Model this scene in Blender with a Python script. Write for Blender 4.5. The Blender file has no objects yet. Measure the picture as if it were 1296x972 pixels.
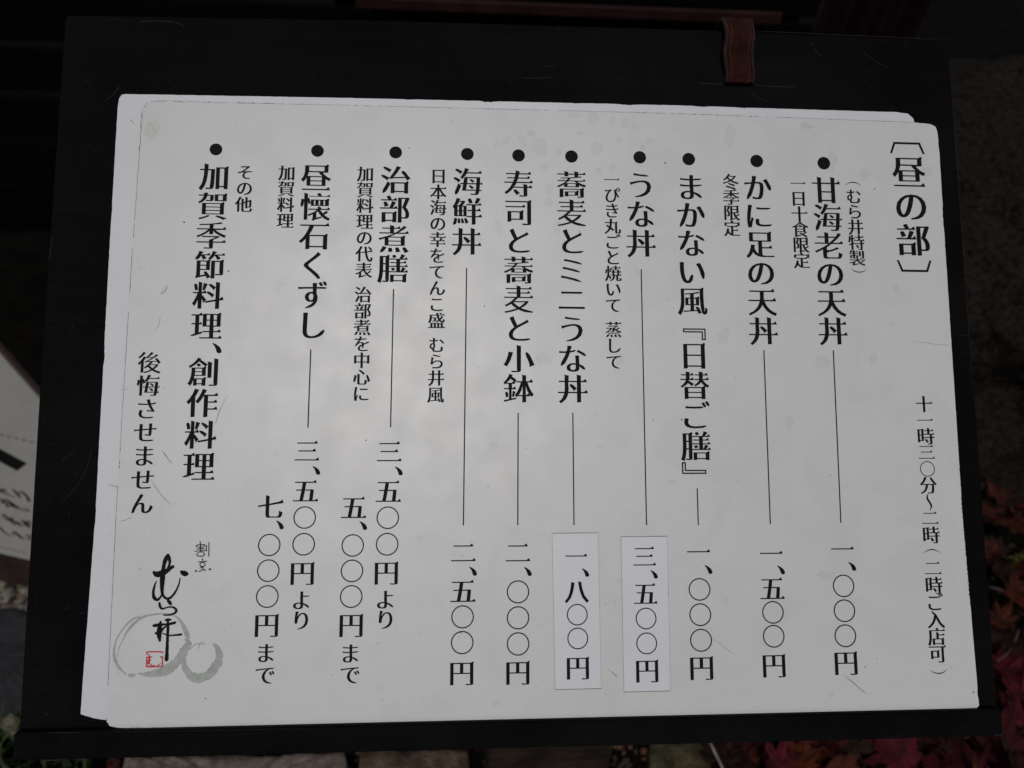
import bpy, bmesh, math, random
import numpy as np
from mathutils import Vector, Matrix, noise

# ------------------------------------------------------------------ camera, light, exposure
FOC = 1000.0                         # focal length of the phone, in pixels of a 1296 px wide frame
SHEET_W, SHEET_H = 0.420, 0.3043     # the front menu sheet, metres
TILT = math.radians(42)              # how far the board rises from the horizontal
CAM_Z = 1.15

def solve_pose():
    im = [(180, 127), (1187, 157), (1240, 895.5), (134.5, 921.5)]
    dst = [(x - 648, 486 - y) for x, y in im]
    w, h = SHEET_W / 2, SHEET_H / 2
    src = [(-w, h), (w, h), (w, -h), (-w, -h)]
    A = []
    for (x, y), (u, v) in zip(src, dst):
        A.append([x, y, 1, 0, 0, 0, -u * x, -u * y, -u]); A.append([0, 0, 0, x, y, 1, -v * x, -v * y, -v])
    H = np.linalg.svd(np.array(A, float))[2][-1].reshape(3, 3)
    if H[2, 2] < 0: H = -H
    K = np.diag([1 / FOC, 1 / FOC, 1])
    a, b, t = K @ H[:, 0], K @ H[:, 1], K @ H[:, 2]
    s = 2 / (np.linalg.norm(a) + np.linalg.norm(b))
    f = lambda q: Vector((q[0], q[1], -q[2]))
    r1, r2, t = f(a * s).normalized(), f(b * s), f(t * s)
    r2 = (r2 - r1 * r2.dot(r1)).normalized(); r3 = r1.cross(r2)
    return Matrix((r1, r2, r3)).transposed(), t
RCB, TCB = solve_pose()
RB = Matrix(((1, 0, 0), (0, math.cos(TILT), -math.sin(TILT)), (0, math.sin(TILT), math.cos(TILT))))
cam_off = RB @ (-(RCB.transposed() @ TCB))
OB = Vector((0, 0, CAM_Z - cam_off.z))          # centre of the front sheet's face
CAM = OB + cam_off
RC = RB @ RCB.transposed()

scene = bpy.context.scene
cd = bpy.data.cameras.new('camera'); cam = bpy.data.objects.new('camera', cd)
scene.collection.objects.link(cam)
cam.matrix_world = Matrix.Translation(CAM) @ RC.to_4x4()
cd.sensor_width = 36; cd.lens = 36 * FOC / 1296; cd.clip_start = 0.01; cd.clip_end = 200
cd.dof.use_dof = True; cd.dof.focus_distance = 0.40; cd.dof.aperture_fstop = 10
scene.camera = cam

SUN_EL, SUN_AZ = math.radians(57), math.radians(188)     # azimuth clockwise from +Y
world = bpy.data.worlds.new('World'); scene.world = world; world.use_nodes = True
wn = world.node_tree; sky = wn.nodes.new('ShaderNodeTexSky'); sky.sky_type = 'NISHITA'; sky.sun_disc = False
sky.sun_elevation = SUN_EL; sky.sun_rotation = SUN_AZ; sky.air_density = 1.0; sky.dust_density = 4.0; sky.ozone_density = 1.0
wn.links.new(sky.outputs[0], wn.nodes['Background'].inputs[0]); wn.nodes['Background'].inputs[1].default_value = 0.05
sd = bpy.data.lights.new('sun', 'SUN'); sun = bpy.data.objects.new('sun', sd); scene.collection.objects.link(sun)
sd.energy = 1.3; sd.angle = math.radians(18); sd.color = (1.0, 0.985, 0.96)
d = Vector((math.sin(SUN_AZ) * math.cos(SUN_EL), math.cos(SUN_AZ) * math.cos(SUN_EL), math.sin(SUN_EL)))
sun.rotation_euler = d.to_track_quat('Z', 'Y').to_euler(); sun.location = d * 5
vs_ = scene.view_settings
scene.display_settings.display_device = 'sRGB'
vs_.view_transform = 'Standard'; vs_.look = 'None'; vs_.exposure = -0.30; vs_.gamma = 1.0; vs_.use_curve_mapping = False

# ------------------------------------------------------------------ measuring helpers
def ray(px, py):
    return (RC @ Vector(((px - 648) / FOC, (486 - py) / FOC, -1)))
def P(px, py, n=0.0):
    """photo pixel -> (u, v) on the board plane n metres in front of the sheet's face"""
    d = RB.transposed() @ ray(px, py); o = RB.transposed() @ (CAM - OB)
    t = (n - o.z) / d.z
    return (o.x + d.x * t, o.y + d.y * t)
def B(u, v, n=0.0): return OB + RB @ Vector((u, v, n))
def G(px, py, z=0.0):
    d = ray(px, py); return CAM + d * ((z - CAM.z) / d.z)
def D(px, py, depth): return CAM + ray(px, py) * depth

# ------------------------------------------------------------------ object helpers
C = scene.collection
def empty(name, loc, label=None, cat=None, group=None, rot=None, kind=None):
    o = bpy.data.objects.new(name, None); C.objects.link(o); o.empty_display_size = 0.05
    o.matrix_world = Matrix.Translation(loc) @ (rot.to_4x4() if rot else Matrix())
    tag(o, label, cat, group, kind); o['_'] = 1; del o['_']; return o
def tag(o, label=None, cat=None, group=None, kind=None):
    for k, v in (('label', label), ('category', cat), ('group', group), ('kind', kind)):
        if v: o[k] = v
    return o
WM = {}
def wm(o):
    if o is None: return Matrix()
    return wm(o.parent) @ o.matrix_basis
def mesh_obj(name, verts, faces, mats, parent=None, mi=None, smooth=False, loc=None):
    """verts in world space"""
    inv = wm(parent).inverted()
    if parent is None and loc is not None: inv = Matrix.Translation(-Vector(loc))
    m = bpy.data.meshes.new(name); m.from_pydata([inv @ Vector(v) for v in verts], [], faces)
    for mm in (mats if isinstance(mats, (list, tuple)) else [mats]): m.materials.append(mm)
    if mi: m.polygons.foreach_set('material_index', mi)
    if smooth: m.polygons.foreach_set('use_smooth', [True] * len(m.polygons))
    m.update()
    o = bpy.data.objects.new(name, m); C.objects.link(o); o.parent = parent
    if parent is None and loc is not None: o.location = loc
    return o
def bm_obj(name, bm, mats, parent=None, smooth=False, loc=None):
    bm.verts.index_update()
    vs = [v.co.copy() for v in bm.verts]; fs = [[v.index for v in f.verts] for f in bm.faces]; mi = [f.material_index for f in bm.faces]
    bm.free(); return mesh_obj(name, vs, fs, mats, parent, mi, smooth, loc)
def box_bm(x0, x1, y0, y1, z0, z1, bev=0.0, seg=2, M=None, bm=None):
    b = bmesh.new(); r = bmesh.ops.create_cube(b, size=1)
    for v in b.verts: v.co = Vector(((x0 + x1) / 2 + v.co.x * (x1 - x0), (y0 + y1) / 2 + v.co.y * (y1 - y0), (z0 + z1) / 2 + v.co.z * (z1 - z0)))
    if bev: bmesh.ops.bevel(b, geom=b.edges[:], offset=bev, segments=seg, affect='EDGES', profile=0.5)
    if M is not None: bmesh.ops.transform(b, matrix=M, verts=b.verts)
    return b
BM4 = Matrix.Translation(OB) @ RB.to_4x4()     # board frame -> world

# ------------------------------------------------------------------ materials
def mat(name, col, rough=0.6, spec=0.3, var=0.0, vscale=20, bump=0.0, bscale=60, col2=None, metallic=0, detail=6, dist=0.0):
    m = bpy.data.materials.new(name); m.use_nodes = True; nt = m.node_tree; N, L = nt.nodes, nt.links
    b = N['Principled BSDF']; b.inputs['Roughness'].default_value = rough; b.inputs['Specular IOR Level'].default_value = spec
    b.inputs['Metallic'].default_value = metallic
    b.inputs['Base Color'].default_value = (*col, 1)
    tc = N.new('ShaderNodeTexCoord')
    if var or col2:
        n = N.new('ShaderNodeTexNoise'); n.inputs['Scale'].default_value = vscale; n.inputs['Detail'].default_value = detail; n.inputs['Distortion'].default_value = dist
        L.new(tc.outputs['Object'], n.inputs['Vector'])
        r = N.new('ShaderNodeValToRGB'); c2 = col2 or tuple(c * (1 - var) for c in col)
        r.color_ramp.elements[0].position = .35; r.color_ramp.elements[1].position = .65
        r.color_ramp.elements[0].color = (*c2, 1); r.color_ramp.elements[1].color = (*(tuple(min(1, c * (1 + var * .5)) for c in col)), 1)
        L.new(n.outputs['Fac'], r.inputs[0]); L.new(r.outputs[0], b.inputs['Base Color'])
    if bump:
        n2 = N.new('ShaderNodeTexNoise'); n2.inputs['Scale'].default_value = bscale; n2.inputs['Detail'].default_value = 8
        L.new(tc.outputs['Object'], n2.inputs['Vector'])
        bp = N.new('ShaderNodeBump'); bp.inputs['Strength'].default_value = bump; bp.inputs['Distance'].default_value = 0.01
        L.new(n2.outputs['Fac'], bp.inputs['Height']); L.new(bp.outputs[0], b.inputs['Normal'])
    return m
def paper_mat(name, col, mult=1.0, dirt=0.9, rough=0.36, spec=0.5):
    """laminated print: slow yellowing, smudges, fine specks"""
    m = bpy.data.materials.new(name); m.use_nodes = True; nt = m.node_tree; N, L = nt.nodes, nt.links
    b = N['Principled BSDF']; b.inputs['Roughness'].default_value = rough; b.inputs['Specular IOR Level'].default_value = spec
    tc = N.new('ShaderNodeTexCoord')
    def noise_(scale, det, lo, hi, c0, c1, dist=0.0):
        n = N.new('ShaderNodeTexNoise'); n.inputs['Scale'].default_value = scale; n.inputs['Detail'].default_value = det; n.inputs['Distortion'].default_value = dist
        L.new(tc.outputs['Object'], n.inputs['Vector'])
        r = N.new('ShaderNodeValToRGB'); r.color_ramp.elements[0].position = lo; r.color_ramp.elements[1].position = hi
        r.color_ramp.elements[0].color = (*c0, 1); r.color_ramp.elements[1].color = (*c1, 1); L.new(n.outputs['Fac'], r.inputs[0]); return r.outputs[0]
    def mul(a, bb, f=1.0):
        x = N.new('ShaderNodeMix'); x.data_type = 'RGBA'; x.blend_type = 'MULTIPLY'; x.inputs[0].default_value = f
        L.new(a, x.inputs[6]); L.new(bb, x.inputs[7]); return x.outputs[2]
    base = N.new('ShaderNodeRGB'); base.outputs[0].default_value = (*(c * mult for c in col), 1)
    k = dirt
    c = mul(base.outputs[0], noise_(5, 3, .3, .7, (1 - .05 * k, 1 - .055 * k, 1 - .075 * k), (1, 1, 1)))
    c = mul(c, noise_(28, 6, .36, .52, (1 - .045 * k, 1 - .045 * k, 1 - .05 * k), (1, 1, 1), 1.2))
    c = mul(c, noise_(420, 2, .22, .30, (1 - .3 * k,) * 3, (1, 1, 1)))
    c = mul(c, noise_(900, 2, .3, .7, (.965,) * 3, (1, 1, 1)))
    L.new(c, b.inputs['Base Color'])
    n = N.new('ShaderNodeTexNoise'); n.inputs['Scale'].default_value = 9; n.inputs['Detail'].default_value = 3; L.new(tc.outputs['Object'], n.inputs['Vector'])
    n2 = N.new('ShaderNodeTexNoise'); n2.inputs['Scale'].default_value = 60; n2.inputs['Detail'].default_value = 5; L.new(tc.outputs['Object'], n2.inputs['Vector'])
    mr = N.new('ShaderNodeMapRange'); mr.inputs[3].default_value = rough - .08; mr.inputs[4].default_value = rough + .12
    L.new(n2.outputs['Fac'], mr.inputs[0]); L.new(mr.outputs[0], b.inputs['Roughness'])
    bp = N.new('ShaderNodeBump'); bp.inputs['Strength'].default_value = .07; bp.inputs['Distance'].default_value = .01
    L.new(n.outputs['Fac'], bp.inputs['Height']); L.new(bp.outputs[0], b.inputs['Normal'])
    return m

PAPER = paper_mat('laminated_paper', (.675, .685, .685))
PAPER2 = paper_mat('older_white_sheet', (.69, .71, .745), dirt=.7)
STICK = paper_mat('sticker_paper', (.72, .73, .765), dirt=.5)
STAIN = paper_mat('water_mark', (.675, .685, .68), mult=.93)
STAIN2 = paper_mat('water_mark_rim', (.675, .675, .66), mult=.87)
INK = mat('black_ink', (.008, .0072, .009), .6, .08, var=.3, vscale=300)
INK2 = mat('rule_ink', (.02, .019, .02), .5, .2)
EDGE = mat('grime_and_shadow_edge', (.10, .085, .07), .9, .1, var=.8, vscale=220)  # grime on cut edges; also colours the front sheet's painted shadow line
GREY_INK = mat('grey_green_ink', (.40, .43, .40), .5, .3, var=.16, vscale=260)
RED_INK = mat('red_ink', (.55, .02, .035), .5, .3)
BLACK = mat('black_painted_wood', (.0046, .0046, .0050), .6, .02, var=.35, vscale=14, bump=.03, bscale=260)
BLACK2 = mat('black_ledge_paint', (.0050, .0046, .0050), .6, .02, var=.35, vscale=22, bump=.04, bscale=300)
SCR = mat('scratched_paint', (.022, .022, .024), .6, .2, var=.6, vscale=400)

def wear(m, amount=.012, scale=900):
    """dust specks and faint long brush streaks over black paint"""
    nt = m.node_tree; N, L = nt.nodes, nt.links; b = N['Principled BSDF']; src = b.inputs['Base Color'].links[0].from_socket
    tc = N.new('ShaderNodeTexCoord'); n = N.new('ShaderNodeTexNoise'); n.inputs['Scale'].default_value = scale; n.inputs['Detail'].default_value = 2; L.new(tc.outputs['Object'], n.inputs['Vector'])
    r = N.new('ShaderNodeValToRGB'); r.color_ramp.elements[0].position = .70; r.color_ramp.elements[1].position = .80; r.color_ramp.elements[0].color = (0, 0, 0, 1); r.color_ramp.elements[1].color = (amount * 2.5,) * 3 + (1,)
    L.new(n.outputs['Fac'], r.inputs[0])
    mp = N.new('ShaderNodeMapping'); mp.inputs['Scale'].default_value = (6, 240, 240); L.new(tc.outputs['Object'], mp.inputs['Vector'])
    n2 = N.new('ShaderNodeTexNoise'); n2.inputs['Scale'].default_value = 1; n2.inputs['Detail'].default_value = 5; L.new(mp.outputs[0], n2.inputs['Vector'])
    r2 = N.new('ShaderNodeValToRGB'); r2.color_ramp.elements[0].position = .45; r2.color_ramp.elements[1].position = .75; r2.color_ramp.elements[0].color = (0, 0, 0, 1); r2.color_ramp.elements[1].color = (amount * .09,) * 3 + (1,)
    L.new(n2.outputs['Fac'], r2.inputs[0])
    for s in (r.outputs[0], r2.outputs[0]):
        a = N.new('ShaderNodeMix'); a.data_type = 'RGBA'; a.blend_type = 'ADD'; a.inputs[0].default_value = 1; L.new(src, a.inputs[6]); L.new(s, a.inputs[7]); src = a.outputs[2]
    L.new(src, b.inputs['Base Color'])
wear(BLACK); wear(BLACK2)
from mathutils.geometry import delaunay_2d_cdt

# ------------------------------------------------------------------ lettering: stroke outlines, unit em, (0,0) at the cell centre
def font_outline(c):
    """closed outlines of one character of Blender's own built-in font, centred on its cell, unit em"""
    t = bpy.data.curves.new('tmp', 'FONT'); t.body = c; t.resolution_u = 4; t.fill_mode = 'NONE'; t.size = 1
    o = bpy.data.objects.new('tmp', t); scene.collection.objects.link(o); bpy.context.view_layer.update()
    m = o.to_mesh(); adj = {}
    for e in m.edges:
        p, q = e.vertices; adj.setdefault(p, []).append(q); adj.setdefault(q, []).append(p)
    seen, out = set(), []
    for v in range(len(m.vertices)):
        if v in seen or v not in adj: continue
        L, cur = [v], v; seen.add(v)
        while True:
            n = [x for x in adj[cur] if x not in seen]
            if not n: break
            cur = n[0]; seen.add(cur); L.append(cur)
        out.append([(m.vertices[i].co.x - .5, m.vertices[i].co.y - .377) for i in L])
    o.to_mesh_clear(); bpy.data.objects.remove(o); bpy.data.curves.remove(t); return out
def area(L): return 0.5*sum(L[i-1][0]*L[i][1]-L[i][0]*L[i-1][1] for i in range(len(L)))
def inside(p,L):
    x,y=p; c=False
    for i in range(len(L)):
        (x1,y1),(x2,y2)=L[i-1],L[i]
        if (y1>y)!=(y2>y) and x<(x2-x1)*(y-y1)/(y2-y1)+x1: c=not c
    return c
def norm_glyph(loops):
    G=[]
    for L in loops:
        L=list(L)
        R=[]
        for p in L:
            if not R or math.dist(p,R[-1])>.004: R.append(p)
        if len(R)>2 and math.dist(R[0],R[-1])<=.004: R.pop()
        if len(R)>2: G.append(R)
    out=[]
    for i,L in enumerate(G):
        dep=sum(inside(L[0],M) for j,M in enumerate(G) if j!=i)
        if (area(L)>0)==(dep%2==1): L=L[::-1]
        out.append(L)
    return out
def reach(o,d,segs,skip):
    best=9
    for k,(a,b) in enumerate(segs):
        if k==skip: continue
        ex,ey=b[0]-a[0],b[1]-a[1]
        den=d[0]*ey-d[1]*ex
        if abs(den)<1e-9: continue
        t=((a[0]-o[0])*ey-(a[1]-o[1])*ex)/den
        u=((a[0]-o[0])*d[1]-(a[1]-o[1])*d[0])/den
        if t>1e-4 and -1e-6<=u<=1+1e-6 and t<best: best=t
    return best
def mincho(loops,kana=False,hs=.40,vs=1.22):
    G=norm_glyph(loops); segs=[(L[i],L[(i+1)%len(L)]) for L in G for i in range(len(L))]
    if kana: hs=min(1.1,hs+.18); vs=vs-.28
    out=[]; base=0
    for L in G:
        n=len(L); D=[];N=[];LEN=[];DIR=[]
        for i in range(n):
            a,b=L[i],L[(i+1)%n]; dx,dy=b[0]-a[0],b[1]-a[1]; l=math.hypot(dx,dy); dx/=l;dy/=l
            nx,ny=dy,-dx; m=((a[0]+b[0])/2,(a[1]+b[1])/2)
            th=reach(m,(-nx,-ny),segs,base+i); gap=reach(m,(nx,ny),segs,base+i)
            if th>.15: th=.075
            dh=-.5*th*(1-hs); dv=min(.5*th*(vs-1),.27*gap,.027)
            h=ny*ny; h=h*h*(3-2*h) if not kana else h**1.5
            if not kana and nx*ny>.15: h*=.45
            elif not kana and nx*ny<-.15: h*=.8
            D.append(dh*h+dv*(1-h)); N.append((nx,ny)); LEN.append(l); DIR.append((dx,dy))
        P=[]
        for i in range(n):
            j=i-1
            n0,n1=N[j],N[i]; c=n0[0]*n1[0]+n0[1]*n1[1]
            if c>.80:
                w0,w1=LEN[j],LEN[i]; mx,my=n0[0]+n1[0],n0[1]+n1[1]; ml=math.hypot(mx,my); d=(D[j]+D[i])/2
                P.append((L[i][0]+mx/ml*d,L[i][1]+my/ml*d))
            else:
                det=n0[0]*n1[1]-n0[1]*n1[0]
                if abs(det)<.25:
                    P.append((L[i][0]+(n0[0]*D[j]+n1[0]*D[i])/2,L[i][1]+(n0[1]*D[j]+n1[1]*D[i])/2)); continue
                x=(D[j]*n1[1]-D[i]*n0[1])/det; y=(n0[0]*D[i]-n1[0]*D[j])/det
                P.append((L[i][0]+x,L[i][1]+y))
        R={i:[P[i]] for i in range(n)}
        if not kana:
          for i in range(n):
            p0,p1,p2,p3=(i-1)%n,i,(i+1)%n,(i+2)%n
            d0,d1,d2=DIR[p0],DIR[i],DIR[p2]; l0,l1,l2=LEN[p0],LEN[i],LEN[p2]
            s=min(1,max(.55,l1/.08)) 
            if l1<.13 and d0[0]>.98 and d1[1]>.9 and d2[0]<-.98 and l0>.07 and l2>.07:
                k=min(s*1.25,l2*.9/.12); x,yb=P[p1]; yt=P[p2][1]
                R[p1]=[(x+.004,yb)]; R[p2]=[(x-.028*k,yt+.052*k),(x-.045*k,yt+.052*k),(x-.115*k,yt)]
            elif l1<.13 and d0[1]>.97 and d1[0]<-.9 and d2[1]<-.97 and l0>.07:
                R[p1]=[(P[p1][0]+.004,P[p1][1]-.018*s)]; R[p2]=[(P[p2][0]-.016*s,P[p2][1]+.012*s),]
                R[p2].append((P[p2][0],P[p2][1]-.03*s))
            elif l1<.13 and d0[1]<-.97 and d1[0]>.9 and d2[1]>.97 and l0>.07:
                R[p2]=[(P[p2][0],P[p2][1]+.014*s)]
            elif l1<.12 and not(abs(d0[0])>.97 or abs(d0[1])>.985) and d0[0]*d2[0]+d0[1]*d2[1]<-.75:
                mx,my=(P[p1][0]+P[p2][0])/2,(P[p1][1]+P[p2][1])/2
                if d0[0]<0 and d0[1]<0: f=.3
                elif d0[0]>0 and d0[1]<0: f=1.25
                elif d0[0]<0 and d0[1]>0: f=.55
                else: f=1.1
                for q in (p1,p2): R[q]=[(mx+(P[q][0]-mx)*f,my+(P[q][1]-my)*f)]
          for i in range(n):
            j=i-1
            if DIR[j][1]>.97 and LEN[j]>.14 and DIR[i][0]<-.97 and LEN[i]>.13 and R[i]==[P[i]]:
                x,y=P[i]; th=.9
                R[i]=[(x,y-.03),(x+.022*th,y+.012*th),(x-.028*th,y+.05*th),(x-.105*th,y)]
        if kana:
          for i in range(n):
            p0,p1,p2=(i-1)%n,i,(i+1)%n
            d0,d1,d2=DIR[p0],DIR[i],DIR[p2]
            if LEN[i]<.12 and d0[0]*d2[0]+d0[1]*d2[1]<-.72 and min(LEN[p0],LEN[p2])>.02 and abs(d0[0]*d1[1]-d0[1]*d1[0])>.6:
                nx,ny=N[i]; f=.42 if ny<-.3 else (.5 if nx>.7 else 1.12)
                mx,my=(P[p1][0]+P[p2][0])/2,(P[p1][1]+P[p2][1])/2
                e=.012
                for q,sg in ((p1,1),(p2,-1)): R[q]=[(mx+(P[q][0]-mx)*f,my+(P[q][1]-my)*f)]
                R[p1].append((mx+nx*e,my+ny*e))
        out.append([q for i in range(n) for q in R[i]]); base+=n
    return out

def ring(r, w, n=40): 
    o = [(r * math.cos(2 * math.pi * i / n), r * math.sin(2 * math.pi * i / n)) for i in range(n)]
    k = [((r - w) * math.cos(-2 * math.pi * i / n), (r - w) * math.sin(-2 * math.pi * i / n)) for i in range(n)]
    return [o, k]
def disc(r, n=32): return [[(r * math.cos(2 * math.pi * i / n), r * math.sin(2 * math.pi * i / n)) for i in range(n)]]
def hbar(x0, x1, y, t=.044, k=1.15):
    return [(x0, y - t / 2), (x1 + .005, y - t / 2), (x1 - .03 * k, y + t / 2 + .055 * k), (x1 - .05 * k, y + t / 2 + .055 * k), (x1 - .12 * k, y + t / 2), (x0, y + t / 2)]
def poly_area_(L): return .5 * sum(L[i - 1][0] * L[i][1] - L[i][0] * L[i - 1][1] for i in range(len(L)))
SPECIAL = {
 '〇': ring(.42, .044), '●': disc(.24),
 '一': [hbar(-.44, .45, 0)], '二': [hbar(-.37, .37, .27), hbar(-.46, .46, -.27)],
 '三': [hbar(-.38, .39, .33), hbar(-.33, .33, .03), hbar(-.46, .46, -.31)],
 '、': [[(-.16, .15), (-.06, .11), (.06, .02), (.12, -.09), (.11, -.16), (.04, -.19), (-.03, -.16), (-.06, -.06), (-.11, .05), (-.18, .13)]],
 '〔': [[(-.5, -.17), (-.37, .15), (.37, .15), (.5, -.17), (.45, -.17), (.33, .10), (-.33, .10), (-.45, -.17)]],
 '〕': [[(-.5, .17), (-.45, .17), (-.33, -.10), (.33, -.10), (.45, .17), (.5, .17), (.37, -.16), (-.37, -.16)]],
 '『': [[(-.42, .20), (.36, .20), (.36, -.20), (.22, -.20), (.22, .06), (-.42, .06)], [(-.375, .105), (.265, .105), (.265, -.155), (.315, -.155), (.315, .155), (-.375, .155)]],
 '』': [[(-.42, .20), (-.28, .20), (-.28, -.06), (.42, -.06), (.42, -.20), (-.42, -.20)], [(-.375, .155), (-.375, -.155), (.375, -.155), (.375, -.105), (-.325, -.105), (-.325, .155)]],
}
SPECIAL['〔'] = [[(-.5, -.17), (-.38, .16), (.38, .16), (.5, -.17), (.44, -.17), (.335, .10), (-.335, .10), (-.44, -.17)]]
SPECIAL['〕'] = [[(x, -y) for x, y in L][::-1] for L in SPECIAL['〔']]
SPECIAL = {c: [(L if (poly_area_(L) > 0) == (i == 0) else L[::-1]) for i, L in enumerate(g)] if c in '〇●、〔〕『』' else g for c, g in SPECIAL.items()}
def arc(up):
    o = []; n = 14
    for i in range(n + 1):
        a = math.pi * (.12 + .76 * i / n); o.append((.52 * math.cos(a), (.42 * math.sin(a) - .28)))
    k = [(.52 * math.cos(math.pi * (.12 + .76 * i / n)), .42 * math.sin(math.pi * (.12 + .76 * i / n)) - .28 - .005 - .05 * math.sin(math.pi * i / n)) for i in range(n, -1, -1)]
    L = o + k
    return [L if up else [(x, -y) for x, y in L][::-1]]
SPECIAL['（'] = arc(True); SPECIAL['）'] = arc(False)
def wav():
    o = []; k = []
    for i in range(21):
        t = i / 20; y = .48 - .96 * t; x = -.10 * math.sin(2 * math.pi * t); w = .012 + .05 * math.sin(math.pi * t)
        o.append((x - w, y)); k.append((x + w, y))
    return [o + k[::-1]]
SPECIAL['〜'] = wav()
_gc = {}
def glyph(c, style):
    key = (c, style)
    if key not in _gc:
        if c in SPECIAL: _gc[key] = SPECIAL[c]
        else:
            hs, vs = {'bold': (.60, 1.95), 'text': (.78, 1.85)}[style]
            _gc[key] = mincho(font_outline(c), '\u3040' <= c <= '\u30ff', hs, vs)
    return _gc[key]

def poly_area(L): return .5 * sum(L[i - 1][0] * L[i][1] - L[i][0] * L[i - 1][1] for i in range(len(L)))
def fill_loops(name, loops, n, m, parent):
    """flat print: loops in board (u,v), n metres in front of the sheet's face; every outer contour is filled with its own holes"""
    outer = [L for L in loops if poly_area(L) > 0]; hole = [L for L in loops if poly_area(L) <= 0]; groups = [[L] for L in outer]
    for h in hole:
        best = None
        for k, L in enumerate(outer):
            if sum(inside(p, L) for p in h) > len(h) * .6 and (best is None or poly_area(L) < poly_area(outer[best])): best = k
        if best is not None: groups[best].append(h)
        else: groups.append([h])
    vs, fs = [], []
    for gi, g in enumerate(groups):
        if len(g) == 1 and poly_area(g[0]) < 0: g = [g[0][::-1]]
        pts, ed = [], []
        for L in g:
            o = len(pts); pts += [Vector((x * 1000, y * 1000)) for x, y in L]; ed += [(o + i, o + (i + 1) % len(L)) for i in range(len(L))]
        co, _, tri, _, _, _ = delaunay_2d_cdt(pts, ed, [], 0, 1e-6)
        seg = [(pts[i], pts[j]) for i, j in ed]; o0 = len(vs); vs += [B(c.x / 1000, c.y / 1000, n + (gi % 5) * 3e-6) for c in co]
        for f in tri:
            cx, cy = sum(co[i].x for i in f) / len(f), sum(co[i].y for i in f) / len(f); w = 0
            for p, q in seg:
                if (p.y <= cy) != (q.y <= cy) and p.x + (cy - p.y) * (q.x - p.x) / (q.y - p.y) > cx: w += 1 if q.y > p.y else -1
            if w > 0: fs.append([o0 + i for i in f])
    return mesh_obj(name, vs, fs, m, parent)

def run_loops(text, x0, y0, x1, y1, em, style='bold', n=0.0, halfcomma=True):
    """a column of characters from the centre of the first to the centre of the last"""
    a, b = Vector(P(x0, y0, n)), Vector(P(x1, y1, n))
    mx, my = (x0 + x1) / 2, (y0 + y1) / 2
    s = em * 1.045 * (Vector(P(mx + 10, my, n)) - Vector(P(mx - 10, my, n))).length / 20
    adv = [0.5 if (c == '、' and halfcomma) else 1.0 for c in text]
    pos = [0.0]
    for i in range(1, len(text)): pos.append(pos[-1] + (adv[i - 1] + adv[i]) / 2)
    out = []
    for c, p in zip(text, pos):
        if c == ' ': continue
        q = a.lerp(b, p / pos[-1] if pos[-1] else 0)
        dx, dy = (.40, .05) if c == '、' and style != 'text' else ((.3, 0) if c == '、' else (0, 0))
        k = 1.0
        for L in glyph(c, style):
            out.append([(q.x + (x * k + dx) * s, q.y + (y * k + dy) * s) for x, y in L])
    return out

def brush(pts, sc=(140, 680, 4.8625), n=0.0, cap=True, rough=.0, seed=1):
    """variable-width stroke through photo-measured points (x, y, width)"""
    r = random.Random(seed); x0, y0, s = sc
    Q = []
    for (x, y, w) in pts:
        u, v = P(x0 + x / s, y0 + y / s, n); k = (Vector(P(x0 + x / s + 1, y0 + y / s, n)) - Vector((u, v))).length / s
        Q.append((u, v, w * k))
    # Catmull-Rom
    R = []
    for i in range(len(Q) - 1):
        p0, p1, p2, p3 = Q[max(0, i - 1)], Q[i], Q[i + 1], Q[min(len(Q) - 1, i + 2)]
        for j in range(5):
            t = j / 5
            R.append(tuple(.5 * (2 * p1[k] + (-p0[k] + p2[k]) * t + (2 * p0[k] - 5 * p1[k] + 4 * p2[k] - p3[k]) * t * t + (-p0[k] + 3 * p1[k] - 3 * p2[k] + p3[k]) * t ** 3) for k in range(3)))
    R.append(Q[-1]); lft, rgt = [], []
    for i, (x, y, w) in enumerate(R):
        a, b = R[max(0, i - 1)], R[min(len(R) - 1, i + 1)]
        dx, dy = b[0] - a[0], b[1] - a[1]; l = math.hypot(dx, dy) or 1; nx, ny = -dy / l, dx / l
        w1, w2 = w / 2 * (1 + rough * r.uniform(-1, 1)), w / 2 * (1 + rough * r.uniform(-1, 1))
        lft.append((x + nx * w1, y + ny * w1)); rgt.append((x - nx * w2, y - ny * w2))
    def capp(i, sgn):
        x, y, w = R[i]; a, b = (R[0], R[1]) if i == 0 else (R[-2], R[-1]); dx, dy = b[0] - a[0], b[1] - a[1]; l = math.hypot(dx, dy) or 1
        return (x + sgn * dx / l * w * .35, y + sgn * dy / l * w * .35)
    return lft + [capp(-1, 1)] + rgt[::-1] + [capp(0, -1)]
def union_brush(name, strokes, n, m, parent, **kw):
    """strokes may cross: each is triangulated on its own as a strip, a hair apart"""
    vs, fs = [], []
    for k, st in enumerate(strokes):
        L = brush(st, n=n, seed=k, **kw); h = (len(L) - 2) // 2; o = len(vs)
        vs += [B(x, y, n + k * 4e-6) for x, y in L]
        lf = list(range(h)); cp = h; rg = list(range(2 * h, h, -1)); c0 = 2 * h + 1
        for i in range(h - 1): fs.append([o + rg[i], o + rg[i + 1], o + lf[i + 1], o + lf[i]])
        fs.append([o + rg[h - 1], o + cp, o + lf[h - 1]]); fs.append([o + rg[0], o + lf[0], o + c0])
    return mesh_obj(name, vs, fs, m, parent)

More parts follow.
